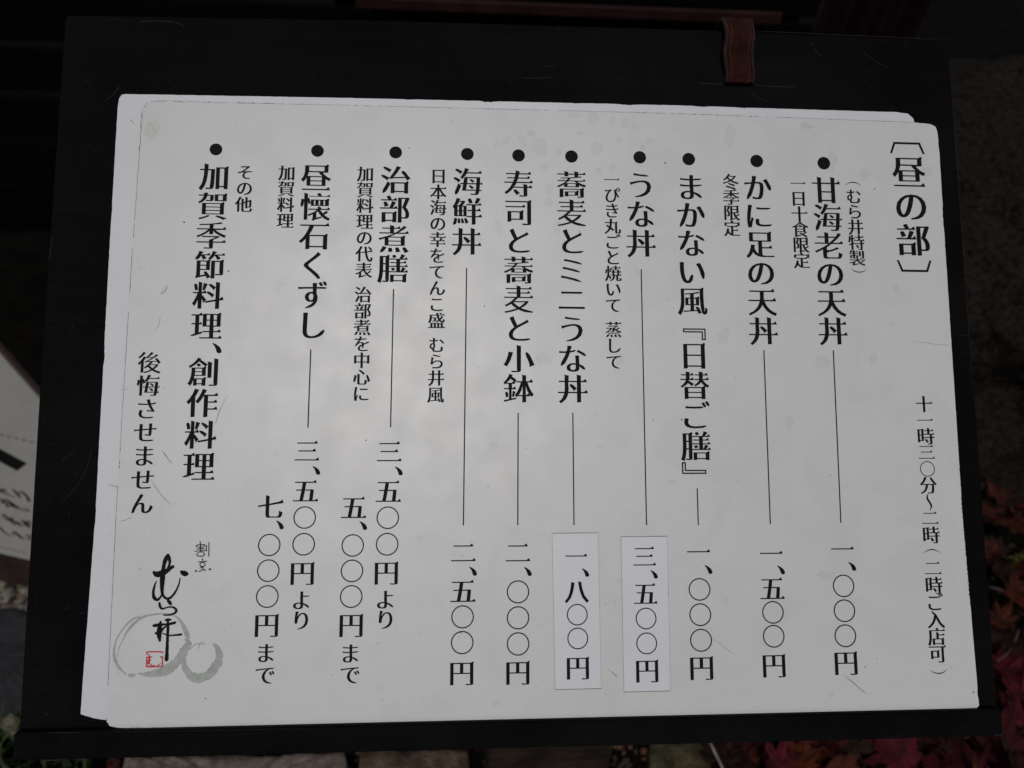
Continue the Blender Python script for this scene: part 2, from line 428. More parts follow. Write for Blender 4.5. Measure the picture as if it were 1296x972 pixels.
# ------------------------------------------------------------------ solid pieces of the stand
def slab(name, uv, n0, n1, mats, parent, bev=0.0, side=None):
    b = bmesh.new(); top = [b.verts.new((u, v, n1)) for u, v in uv]
    f = b.faces.new(top); f.normal_update()
    if f.normal.z < 0: f.normal_flip()
    r = bmesh.ops.extrude_face_region(b, geom=[f]); nv = [g for g in r['geom'] if isinstance(g, bmesh.types.BMVert)]
    for v in nv: v.co.z = n0
    bmesh.ops.recalc_face_normals(b, faces=b.faces)
    if bev: bmesh.ops.bevel(b, geom=b.edges[:], offset=bev, segments=2, affect='EDGES')
    b.normal_update()
    if side is not None:
        for q in b.faces:
            if abs(q.normal.z) < .5: q.material_index = side
    bmesh.ops.transform(b, matrix=BM4, verts=b.verts)
    return bm_obj(name, b, mats, parent)
def jag(px, n, step=.0014, amp=.00012, chips=(), seed=3, close=True):
    r = random.Random(seed); pts = [Vector(P(x, y, n)) for x, y in px]; out = []
    for i in range(len(pts)):
        a, b = pts[i], pts[(i + 1) % len(pts)]; l = (b - a).length; k = max(1, int(l / step)); nrm = Vector((-(b - a).y, (b - a).x)).normalized()
        for j in range(k):
            q = a.lerp(b, j / k); w = noise.noise(Vector((q.x * 260, q.y * 260, seed))) * amp * 1.6 + r.uniform(-amp, amp) * .5
            c = noise.noise(Vector((q.x * 90, q.y * 90, seed + 7.3)))
            if c > .34: w -= (c - .34) * .0022 * r.uniform(.3, 1.1)
            out.append(q - nrm * w)          # outline runs counter-clockwise seen from the front
    return [(q.x, q.y) for q in out]

GZ = 0.0
post_foot = G(740, 1080)
base = Vector((OB.x, OB.y + .02, 0))
stand = empty('menu_stand', base, 'black wooden menu stand with a tilted board and a ledge across its foot', 'menu stand')
NB = -.0034
panel_px = [(22, 944), (1264, 912), (1233.5, 480), (1200.5, 50), (930, 38), (500, 25), (82, 18), (50, 480)]
panel = slab('board_panel', [P(x, y, NB) for x, y in panel_px], NB - .012, NB, [BLACK], stand, bev=.0012)
ledge_px = [(15, 963), (1270, 932), (1268, 898), (17, 928)]
LN = .0035
slab('ledge', [P(x, y, LN) for x, y in ledge_px], NB + .0002, LN, [BLACK2], stand, bev=.0007)
# worn pale scratches in the paint
scr = []
def scratch(px, w, n):
    pts = [Vector(P(x, y, n)) for x, y in px]
    L, R = [], []
    for i, p in enumerate(pts):
        a, b = pts[max(0, i - 1)], pts[min(len(pts) - 1, i + 1)]; t = (b - a).normalized(); q = Vector((-t.y, t.x)); k = w / 2 * (0.15 if i in (0, len(pts) - 1) else 1)
        L.append(p + q * k); R.append(p - q * k)
    scr.append((L, R, n))
rs = random.Random(5)
def curvy(x0, y0, x1, y1, bow, k=7): return [(x0 + (x1 - x0) * i / k - (y1 - y0) * bow * math.sin(math.pi * i / k) + rs.uniform(-.25, .25), y0 + (y1 - y0) * i / k + (x1 - x0) * bow * math.sin(math.pi * i / k) + rs.uniform(-.25, .25)) for i in range(k + 1)]
n_ = NB + .00006
for a, w in (((176, 27, 222, 28, -.02), .00028), ((222, 28, 233, 34, -.05), .00024), ((660, 98.5, 703, 98, .01), .0002), ((885, 105, 925, 107, .01), .00028), ((945, 106, 1010, 110, .02), .00026),
             ((948, 116, 974, 129, .03), .0002), ((132, 128, 152, 108, .06), .0002), ((77, 905 - 320, 98, 572, -.1), .0002), ((74, 640, 118, 560, .1), .00016), ((1026, 52, 1040, 72, .05), .0002), ((1090, 64, 1128, 88, .03), .00018),
             ((690, 84, 708, 79, .1), .00015), ((945, 38.5, 1190, 50, 0), .0002), ((1205, 120, 1232, 500, 0), .00016), ((1216, 424, 1226, 425, 0), .0002), ((62, 330, 66, 300, 0), .0002)):
    scratch(curvy(*a), w, n_)
for i in range(46):
    x, y = (rs.uniform(60, 140), rs.uniform(60, 900)) if rs.random() < .4 else (rs.uniform(100, 1190), rs.uniform(50, 112))
    if x < 150: x = rs.uniform(70, 120) - (y - 60) * .035
    l = rs.uniform(2, 16); a = rs.uniform(0, 6.28); scratch(curvy(x, y, x + l * math.cos(a), y + l * math.sin(a), rs.uniform(-.1, .1), 4), rs.uniform(.00006, .00014), n_)
for a, w in (((55, 962.3, 75, 962, 0), .0005), ((100, 961.6, 110, 961.4, 0), .00045), ((60, 927.6, 104, 926.9, 0), .00025), ((1092, 936, 1095, 936.8, 0), .0005), ((1258, 931, 1270, 929.5, 0), .0004), ((530, 952, 545, 951.3, 0), .0003), ((104, 927.2, 420, 921.6, 0), .0001)):
    scratch(curvy(*a), w, LN + .00006)
vs, fs = [], []
for L, R, n in scr:
    for i in range(len(L) - 1):
        o = len(vs); vs += [B(L[i].x, L[i].y, n), B(R[i].x, R[i].y, n), B(R[i + 1].x, R[i + 1].y, n), B(L[i + 1].x, L[i + 1].y, n)]; fs.append([o, o + 1, o + 2, o + 3])
sc_ = mesh_obj('scratches', vs, fs, SCR, stand); sc_['kind'] = 'stuff'
# post and foot behind the board
POSTW = mat('weathered_brown_post', (.035, .022, .017), .8, .2, var=.5, vscale=30, bump=.4, bscale=120)
cu_, cv_ = P(640, 520, NB)
top = B(.035, .02, NB - .014)
px0, px1 = top.x - .055, top.x + .055
b = box_bm(px0, px1, top.y - .01, top.y + .045, .035, top.z - .03, .004); bm_obj('post', b, POSTW, stand)
b = box_bm(px0 - .16, px1 + .16, top.y - .035, top.y + .07, .0, .045, .005); bm_obj('foot', b, POSTW, stand)
for s in (-1, 1):
    M = Matrix.Translation(B(.035 + s * .09, .0, NB - .0225)) @ RB.to_4x4()
    b = box_bm(-.015, .015, -.13, .13, -.01, .01, .002, M=M); bm_obj('back_batten', b, BLACK, stand)
M = Matrix.Translation(B(.035, .0, NB - .045)) @ RB.to_4x4()
bm_obj('head_bracket', box_bm(-.12, .12, -.03, .03, -.013, .013, .002, M=M), BLACK, stand)

# ------------------------------------------------------------------ back sheet and front sheet
def sheet_frame(px, py, n): return B(*P(px, py, n), n)
back = empty('menu_sheet', sheet_frame(600, 900, -.002), 'plain white older sheet behind the printed menu, showing along its left and top edges', 'sheet', 'menu sheets standing on the ledge', RB)
bp = [(103.5, 880), (102, 904), (108, 906), (118, 909), (133, 911), (400, 914), (1180, 880), (1166, 400), (1158.5, 160), (1156, 150), (1149, 144), (1136, 142), (1000, 138), (864, 133.5), (432, 123.8), (159, 119), (154, 120), (151, 124), (149, 136), (138, 324), (121, 648)]
slab('backing_sheet', jag(bp, -.0018, amp=.00007, seed=11), -.0032, -.0018, [PAPER2, EDGE], back, side=1)

front = empty('menu_sheet', sheet_frame(690, 918, 0), 'large printed lunch menu in vertical Japanese text on a scuffed white sheet, two price stickers', 'menu', 'menu sheets standing on the ledge', RB)
fp = [(134.5, 904), (135, 914), (139, 919), (148, 921), (160, 921.3), (432, 921.5), (650, 918.5), (880, 911), (1060, 904), (1210, 897.5), (1236, 896.3), (1239, 893), (1238, 880), (1218, 648), (1197, 324), (1187.2, 166), (1184, 160), (1177, 157), (1157, 154.7), (864, 143.7), (432, 132.8), (196, 127), (186, 130), (180.5, 138), (178.5, 146), (167, 324), (147, 648)]
slab('printed_sheet', jag(fp, 0.0, amp=.00006, seed=21), -.0013, 0.0, [PAPER, EDGE], front, side=1)

# dark grime gathered on the cut edge of the front sheet, its chipped corner, and a painted shadow line
vs, fs = [], []; r_ = random.Random(8)
edges_px = [(fp[i], fp[i + 1]) for i in range(len(fp) - 1)]
for (a, b) in edges_px:
    l = math.dist(a, b); x = 0
    while x < l:
        t = x / l; k = r_.uniform(1.2, 7); dens = noise.noise(Vector((a[0] + (b[0] - a[0]) * t, a[1] + (b[1] - a[1]) * t, 0)) * .02)
        lowv = (a[1] + (b[1] - a[1]) * t) > 860 or l < 15 or ((a[1] + (b[1] - a[1]) * t) < 160)
        if dens + (.12 if lowv else -.12) > r_.uniform(-.15, .5):
            p = Vector(P(a[0] + (b[0] - a[0]) * t, a[1] + (b[1] - a[1]) * t, .00005)); q = Vector(P(a[0] + (b[0] - a[0]) * min(1, t + k / l), a[1] + (b[1] - a[1]) * min(1, t + k / l), .00005))
            nn = Vector((-(q - p).y, (q - p).x)).normalized(); w = r_.uniform(.0001, .00042)
            o = len(vs); m = (p + q) / 2
            vs += [B(p.x, p.y, .00005), B(q.x, q.y, .00005), B(m.x + nn.x * w, m.y + nn.y * w, .00005)]; fs.append([o, o + 1, o + 2])
        x += k
for run, w_ in (([(180, 144), (167, 324), (147, 648), (135, 900)], .00020), ([(190, 128.2), (432, 132.9), (864, 143.8), (1157, 154.8)], .00013), ([(139, 918.5), (150, 920.7), (432, 921.0), (650, 918), (880, 910.5), (1236, 896)], .00010)):  # long thin strips: the sheet's edge shadow painted in as dark colour
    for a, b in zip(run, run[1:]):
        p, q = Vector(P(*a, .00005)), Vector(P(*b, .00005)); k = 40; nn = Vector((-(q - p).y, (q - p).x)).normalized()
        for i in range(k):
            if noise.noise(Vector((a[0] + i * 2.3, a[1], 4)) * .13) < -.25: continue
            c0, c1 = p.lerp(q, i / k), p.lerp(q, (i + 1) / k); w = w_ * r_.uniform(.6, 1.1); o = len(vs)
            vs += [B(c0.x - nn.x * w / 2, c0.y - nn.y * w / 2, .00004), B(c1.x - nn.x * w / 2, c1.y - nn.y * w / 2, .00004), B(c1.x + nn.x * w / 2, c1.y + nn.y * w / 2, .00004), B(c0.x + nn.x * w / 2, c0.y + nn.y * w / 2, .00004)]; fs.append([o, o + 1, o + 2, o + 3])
g_ = mesh_obj('edge_grime_and_shadow', vs, fs, EDGE, front); g_['kind'] = 'stuff'

# water marks and smudges
def blob(px, py, rx, ry, rot, seed, n, k=18):
    L = []
    for i in range(k):
        a = 2 * math.pi * i / k; w = 1 + .35 * noise.noise(Vector((math.cos(a) * 1.3, math.sin(a) * 1.3, seed * 3.7)))
        x, y = rx * w * math.cos(a), ry * w * math.sin(a)
        L.append(P(px + x * math.cos(rot) - y * math.sin(rot), py + x * math.sin(rot) + y * math.cos(rot), n))
    return L
bl = [(684, 185, 10, 12, 0), (660, 176, 5, 5, 0), (673, 169, 6, 4, .3), (640, 178, 4, 6, .5), (629, 181, 3, 5, .4), (727, 146, 10, 3.5, 0), (749, 150, 8, 8.5, 0), (775, 153, 4, 7, .2), (791, 155, 5, 7, -.3), (804, 160, 5, 3, .3), (755, 188, 7, 9, .2), (707, 191, 4, 5, 0),
      (689, 211, 6, 5.5, 0), (695, 239, 5, 8, 0), (694, 256, 5, 5, 0), (631, 285, 5, 10, -.2), (706, 288, 4, 10, .1), (783, 178, 4, 5, 0), (821, 178, 6, 4, 0), (735, 168, 5, 2, 0), (813, 186, 3, 3, 0), (758, 216, 3, 5, -.4), (776, 211, 4, 5, .2),
      (924, 172, 8, 13, .15), (1052, 205, 7, 12, .1), (1095, 220, 6, 7, 0), (1020, 160, 7, 6, 0), (1174, 217, 7, 6, 0), (808, 345, 5, 4, 0), (688, 455, 12, 8, .1), (785, 455, 6, 7, .2), (916, 425, 7, 12, .5), (1042, 458, 10, 8, 0), (1105, 455, 5, 8, .3), (1000, 535, 5, 8, 0), (1133, 365, 4, 7, 0),
      (624, 565, 6, 6, 0), (740, 712, 4, 9, 0), (783, 735, 4, 3, 0), (1046, 728, 12, 6, 0), (1052, 878, 4, 6, 0), (497, 292, 9, 5, 0), (570, 305, 6, 5, 0), (600, 300, 11, 4, .3), (350, 574, 4, 4, 0), (531, 681, 5, 4, 0), (208, 366, 3, 8, .5), (193, 165, 9, 12, .3), (918, 760, 5, 5, 0), (850, 610, 6, 3, 0), (628, 890, 7, 4, 0), (1128, 410, 5, 3, 0), (760, 565, 6, 3, 0), (480, 930 - 60, 5, 3, 0)]
fill_loops('water_marks', [blob(x, y, rx, ry, ro, i, .00004) for i, (x, y, rx, ry, ro) in enumerate(bl)], .00004, STAIN, front)['kind'] = 'stuff'
rims = []
for i, (x, y, rx, ry, ro) in enumerate(bl[:26]):
    o = blob(x, y, rx, ry, ro, i, .00007); c = Vector(P(x, y, .00007))
    h = 5 + i % 7; s_ = (i * 5) % 18; seg = [Vector(o[(s_ + j) % 18]) for j in range(h)]
    rims.append([(p.x, p.y) for p in seg] + [tuple(c.lerp(p, 1 - .09 * math.sin(math.pi * (len(seg) - 1 - j) / (len(seg) - 1)) - .001)) for j, p in enumerate(seg[::-1])])
fill_loops('water_mark_rims', rims, .00007, STAIN2, front)['kind'] = 'stuff'
# small scuffs and specks
vs, fs = [], []; r_ = random.Random(12)
def scuff(pts, w, n=.00009):
    Q = [Vector(P(x, y, n)) for x, y in pts]
    for i in range(len(Q) - 1):
        t = (Q[i + 1] - Q[i]).normalized(); q = Vector((-t.y, t.x)); w0 = w * (.2 if i == 0 else 1) / 2; w1 = w * (.2 if i == len(Q) - 2 else 1) / 2
        o = len(vs); vs.extend([B(*(Q[i] + q * w0), n), B(*(Q[i] - q * w0), n), B(*(Q[i + 1] - q * w1), n), B(*(Q[i + 1] + q * w1), n)]); fs.append([o, o + 1, o + 2, o + 3])
for a, w in (((1068, 854, 1099, 880, .0), .00045), ((769, 846, 782, 857, 0), .0003), ((1154, 431, 1204, 437, .02), .00018), ((152, 494, 162, 492, 0), .0002), ((190, 606, 218, 640, .05), .0003), ((136, 613, 150, 616, 0), .0002), ((152, 660, 168, 655, 0), .00025),
             ((288, 500, 272, 538, .04), .0003), ((203, 372, 212, 362, .1), .0005), ((205, 570, 218, 588, .0), .00035), ((195, 420, 203, 400, .1), .0002), ((902, 808, 934, 832, 0), .00015), ((186, 153, 200, 170, 0), .00015), ((1010, 155, 1035, 160, .1), .00012)):
    scuff(curvy(*a, 5), w)
for i in range(90):
    x, y = r_.uniform(160, 1200), r_.uniform(160, 890); l = r_.choice([.5, .7, .9, 1.4, 3, 6]); a = r_.uniform(0, 3.14); scuff([(x, y), (x + l * math.cos(a) * .5, y + l * math.sin(a) * .5), (x + l * math.cos(a), y + l * math.sin(a))], r_.uniform(.00015, .00035) if l < 2 else .0001)
SCUFF = mat('scuff_dirt', (.40, .36, .33), .7, .2, var=.6, vscale=150)
mesh_obj('scuff_marks', vs, fs, SCUFF, front)['kind'] = 'stuff'
vs, fs = [], []
for x, y, w in ((842, 206, 1.4), (1107, 239, .8), (1232, 876, 1.2), (233, 281, 1.5), (518, 187, .8), (289, 343, 1.2), (863, 531, 1.3), (613, 387, .8), (827, 531, .6), (1095, 844, .8), (583, 801, .7), (260, 884, .8), (463, 557, 1), (166, 152, .9)):
    scuff([(x - w, y), (x, y + .2), (x + w, y)], .0008)
mesh_obj('dark_specks', vs, fs, INK2, front)['kind'] = 'stuff'

# ------------------------------------------------------------------ the printed menu
TN = .00012
def column(name, runs, lines=(), parent=front, n=TN, label=None):
    loops = []
    for r in runs: loops += run_loops(*r, n=n)
    for (x0, y0, x1, y1) in lines:
        a, b = Vector(P(x0, y0, n)), Vector(P(x1, y1, n)); t = (b - a).normalized(); q = Vector((-t.y, t.x)) * .00029
        loops.append([tuple(a + q), tuple(a - q), tuple(b - q), tuple(b + q)])
    o = fill_loops(name, loops, n, INK, parent)
    if label: o['label'] = label
    return o
bd, tx = 'bold', 'text'
column('printed_heading', [('〔', 1148, 187, 1148, 187, 42, bd), ('昼の部', 1150.5, 218, 1156, 304, 42, bd), ('〕', 1157.5, 337, 1157.5, 337, 42, bd)], label='bracketed lunch heading in large bold characters')
column('printed_hours', [('十一時三〇分〜二時（二時ご入店可）', 1169.3, 511.5, 1188, 849.5, 21.5, tx)], label='opening hours line in small characters')
column('printed_item', [('●', 1042.7, 206.5, 1042.7, 206.5, 32, bd), ('甘海老の天丼', 1045.7, 240.7, 1054.3, 419, 36, bd), ('一、〇〇〇', 1066, 694.7, 1070, 804.7, 31, bd), ('円', 1070.7, 839, 1070.7, 839, 31, bd)], [(1054.7, 443.3, 1064.3, 661.5)])
column('printed_note', [('（', 1079.7, 233, 1079.7, 233, 20, tx), ('むら井特製', 1080.7, 248.5, 1085, 326.5, 20, tx), ('）', 1087.3, 342, 1087.3, 342, 20, tx)])
column('printed_note', [('一日十食限定', 1009.7, 232, 1014.8, 329.5, 20.5, tx)])
column('printed_item', [('●', 957.7, 203.7, 957.7, 203.7, 32, bd), ('かに足の天丼', 959, 237.5, 966.3, 418.8, 36, bd), ('一、五〇〇', 976, 700.3, 979.3, 805.3, 31, bd), ('円', 979.7, 842.3, 979.7, 842.3, 31, bd)], [(966.8, 443, 975, 663.3)])
column('printed_note', [('冬季限定', 924.7, 230, 926.7, 289, 20.5, tx)])
column('printed_item', [('●', 871.7, 201.3, 871.7, 201.3, 32, bd), ('まかない風', 874, 236.7, 876.3, 380.5, 36.5, bd), ('『', 880, 423, 880, 423, 35, bd), ('日替ご膳', 878.5, 450, 881, 564.8, 37, bd), ('』', 878.5, 592.3, 878.5, 592.3, 35, bd), ('一、〇〇〇', 884, 698.3, 887.3, 810.3, 31.5, bd), ('円', 888, 845.3, 888, 845.3, 31.5, bd)], [(882.5, 618, 883.8, 664.5)])
column('printed_item', [('●', 809.7, 199, 809.7, 199, 32, bd), ('うな丼', 811.3, 234.5, 811.3, 308, 37, bd)], [(811.5, 340.8, 818.3, 664.5)])
column('printed_note', [('一ぴき丸ごと焼いて', 774.3, 227.3, 776.5, 386.3, 20.5, tx), ('蒸して', 776.5, 417, 777.2, 458, 20.5, tx)])
column('printed_item', [('●', 723.3, 198, 723.3, 198, 32, bd), ('蕎麦とミニうな丼', 723.3, 233.5, 725, 492, 37, bd)], [(725, 522.5, 726.5, 664.5)])
column('printed_item', [('●', 656.3, 196.7, 656.3, 196.7, 32, bd), ('寿司と蕎麦と小鉢', 656.3, 232.5, 656.5, 492, 37, bd), ('二、〇〇〇', 655.5, 700.3, 655.7, 815, 32.5, bd), ('円', 655.3, 851.3, 655.3, 851.3, 32, bd)], [(655.8, 522.5, 655.3, 664.5)])
column('printed_item', [('●', 591.5, 194.8, 591.5, 194.8, 32, bd), ('海鮮丼', 591.8, 230.3, 590.5, 305.5, 37, bd), ('二、五〇〇', 586.5, 700.3, 585, 813.3, 32.5, bd), ('円', 584.3, 852, 584.3, 852, 32, bd)], [(590.5, 339.3, 586.5, 665)])
column('printed_note', [('日本海の幸をてんこ盛', 555, 223, 552.5, 405.8, 21, tx), ('むら井風', 552.8, 436.5, 551.3, 499.5, 21, tx)])
column('printed_item', [('●', 500.8, 192.8, 500.8, 192.8, 32, bd), ('治部煮膳', 500.8, 228, 497.3, 340, 38, bd), ('三、五〇〇', 492.8, 572.5, 490, 688.8, 32.5, bd), ('円', 488.8, 725, 488.8, 725, 32, bd), ('より', 488, 758.8, 488, 784.5, 26, bd), ('五、〇〇〇', 447.8, 642.5, 444.5, 755, 32.5, bd), ('円', 444.3, 791.3, 444.3, 791.3, 32, bd), ('まで', 443.2, 827, 443.2, 854, 26, bd)], [(498, 365.8, 494.3, 540.8)])
column('printed_note', [('加賀料理の代表', 462.5, 220, 460.3, 342, 21, tx), ('治部煮を中心に', 459.3, 373, 457, 498.3, 21.5, tx)])
column('printed_item', [('●', 401.8, 190.8, 401.8, 190.8, 32, bd), ('昼懐石くずし', 400.3, 225, 394.8, 411.5, 38.5, bd), ('三、五〇〇', 388.7, 571.7, 384.3, 688.8, 32.5, bd), ('円', 382.5, 725.5, 382.5, 725.5, 32, bd), ('より', 381.8, 759.5, 381.3, 785.3, 26, bd), ('七、〇〇〇', 342.5, 641.5, 338.3, 755, 32.5, bd), ('円', 337.3, 791.3, 337.3, 791.3, 32, bd), ('まで', 336.3, 826.5, 335.5, 854.5, 26, bd)], [(393.3, 442.3, 389.7, 541.3)])
column('printed_note', [('加賀料理', 363, 218.8, 360.8, 279.3, 21, tx)])
column('printed_item', [('●', 273.3, 189, 273.3, 189, 32, bd), ('加賀季節料理、創作料理', 271.3, 223.5, 251.5, 590.7, 38.5, bd)])
column('printed_note', [('その他', 310.5, 218, 308.3, 258.8, 21, tx)])
column('printed_slogan', [('後悔させません', 189, 459, 179.2, 637.3, 29, bd)])
# price stickers over two of the prices
for px, runs, seed in (([(702.5, 873.2), (761, 871.8), (757.2, 674), (698.7, 674.5)], [('一、八〇〇', 729, 703.7, 731.3, 808, 30, bd), ('円', 731.3, 845.3, 731.3, 845.3, 30.5, bd)], 1),
                       ([(789.7, 876.2), (848.7, 874.8), (844.6, 678.3), (785.8, 679)], [('三、五〇〇', 815.8, 705, 818.5, 814.3, 30, bd), ('円', 819, 849, 819, 849, 30.5, bd)], 2)):
    s_ = slab('price_sticker', jag(px, .0003, step=.003, amp=.00004, seed=seed), .00014, .00034, [STICK, EDGE], front, side=1)
    vs, fs = [], []; Q = [Vector(P(x, y, .0004)) for x, y in px]; cen = sum(Q, Vector((0, 0))) / 4
    for i in range(4):
        a, b2 = Q[i], Q[(i + 1) % 4]; o = len(vs); vs += [B(*a, .00038), B(*b2, .00038), B(*(b2 + (cen - b2).normalized() * .0003), .00038), B(*(a + (cen - a).normalized() * .0003), .00038)]; fs.append([o, o + 1, o + 2, o + 3])
    mesh_obj('sticker_edge', vs, fs, mat('dusty_glue_line', (.19, .18, .18), .8, .1, var=.5, vscale=120), s_)
    column('printed_price', runs, parent=s_, n=.00040)
# logo: brushed rings, brushed name, small handwritten word, seal
rings = [[(95, 842, 9), (50, 800, 15), (24, 740, 18), (22, 680, 11), (40, 620, 8), (80, 560, 8), (135, 505, 9), (180, 490, 10)],
         [(45, 735, 4), (48, 690, 6), (72, 640, 7), (95, 590, 14), (140, 535, 17), (200, 490, 15), (260, 476, 13), (320, 470, 9), (372, 472, 6)],
         [(392, 482, 6), (415, 500, 14), (442, 535, 22), (462, 580, 30), (474, 612, 26), (470, 630, 14)], [(455, 628, 8), (475, 640, 22), (486, 652, 10)],
         [(490, 652, 30), (462, 680, 50), (438, 725, 52), (400, 772, 55), (340, 818, 62), (270, 838, 46), (215, 843, 26), (165, 838, 5)],
         [(452, 700, 20), (448, 760, 28), (466, 820, 40), (505, 858, 52), (560, 864, 56), (612, 838, 58), (655, 780, 54), (668, 725, 42), (655, 680, 30), (632, 658, 14)],
         [(108, 848, 8), (130, 850, 24), (153, 848, 8)], [(488, 690, 5), (515, 662, 6), (545, 655, 4), (590, 658, 4)], [(540, 690, 3), (550, 655, 6), (575, 640, 4)], [(30, 640, 3), (60, 590, 4), (100, 530, 4), (150, 490, 4)]]
union_brush('grey_ring_mark', rings, .00010, GREY_INK, front, rough=.16)
nm = [[(262, 212, 12), (285, 228, 30), (325, 218, 30), (355, 200, 20), (386, 178, 16)], [(352, 106, 12), (338, 135, 22), (328, 170, 18), (322, 215, 24), (318, 262, 26), (316, 305, 20), (318, 345, 15), (330, 368, 12), (355, 378, 13), (385, 355, 11), (408, 318, 9), (422, 280, 7), (427, 250, 4)],
      [(352, 106, 14), (362, 135, 16), (362, 165, 12), (352, 195, 14)], [(282, 268, 4), (270, 300, 10), (262, 340, 13), (268, 372, 17), (288, 385, 14), (306, 368, 9), (318, 345, 7)],
      [(432, 210, 14), (452, 222, 28), (472, 226, 20)], [(350, 388, 10), (362, 400, 18), (372, 414, 12)], [(300, 402, 10), (304, 425, 13), (318, 440, 10), (350, 431, 7), (385, 430, 9), (404, 450, 13), (392, 468, 11), (360, 478, 9), (325, 478, 6)],
      [(262, 545, 14), (290, 540, 18), (335, 536, 10), (370, 532, 14), (400, 524, 12)], [(275, 590, 12), (300, 588, 16), (325, 560, 10), (345, 545, 8)], [(318, 590, 5), (355, 604, 7), (395, 602, 9), (436, 598, 12)],
      [(308, 516, 8), (302, 550, 22), (298, 595, 25), (303, 640, 10)], [(335, 510, 8), (352, 508, 16), (372, 508, 8)], [(352, 506, 10), (353, 560, 14), (350, 620, 14), (347, 695, 16), (344, 750, 20), (344, 762, 8)]]
nm = [[(x, y, w * 1.18 + 1) for x, y, w in st] for st in nm]
union_brush('brushed_name', nm, .00016, INK, front, rough=.07)
sm = [[(550, 25, 5), (552, 42, 5)], [(530, 60, 4), (531, 49, 5), (578, 46, 5), (574, 57, 4)], [(536, 62, 4), (572, 60, 5)], [(531, 73, 5), (576, 70, 5)], [(553, 48, 5), (553, 86, 5)], [(517, 86, 4), (583, 82, 5)], [(540, 93, 4), (530, 105, 4), (540, 115, 5), (568, 115, 5), (578, 103, 4), (562, 90, 4), (545, 94, 4)],
      [(589, 48, 5), (589, 86, 5)], [(605, 30, 4), (604, 116, 5)], [(564, 131, 5), (567, 142, 5)], [(540, 152, 4), (591, 148, 5)], [(565, 153, 4), (550, 163, 4), (555, 178, 5), (575, 178, 5), (581, 165, 4), (567, 153, 4)], [(548, 190, 4), (566, 184, 5), (566, 203, 5), (556, 200, 4)], [(520, 208, 7), (530, 207, 9)], [(544, 210, 5), (552, 208, 7)], [(575, 197, 5), (582, 204, 7)], [(605, 195, 7), (616, 198, 9)]]
sm = [[(x, y, w * 1.15 + .5) for x, y, w in st] for st in sm]
union_brush('handwritten_word', sm, .00016, INK, front)
se = [[(224, 722, 8), (224, 708, 8), (240, 705, 8), (312, 705, 8), (317, 712, 8)], [(319, 732, 5), (318, 760, 7), (318, 792, 8), (308, 796, 8), (228, 796, 9), (220, 792, 8)], [(222, 735, 6), (221, 765, 7), (222, 796, 8)], [(222, 742, 7), (252, 736, 9)], [(236, 720, 6), (237, 750, 11), (232, 778, 14)], [(234, 776, 5), (258, 793, 7)], [(225, 760, 6), (246, 757, 7)], [(306, 733, 6), (316, 740, 12)], [(262, 792, 10), (270, 788, 7)], [(288, 790, 8), (310, 776, 4)]]
union_brush('red_seal', se, .00020, RED_INK, front, rough=.12)

# ------------------------------------------------------------------ leather strap over the top edge
LEA = mat('brown_leather', (.034, .0105, .0075), .65, .08, var=.55, vscale=90, bump=.5, bscale=500)
LEAD = mat('leather_edge', (.035, .016, .012), .8, .2, var=.5, vscale=200)
THR = mat('tan_thread', (.055, .020, .014), .8, .2)
strap = empty('leather_strap', B(*P(930, 105, NB), NB), 'brown stitched leather strap looped over the top edge of the black board', 'strap')
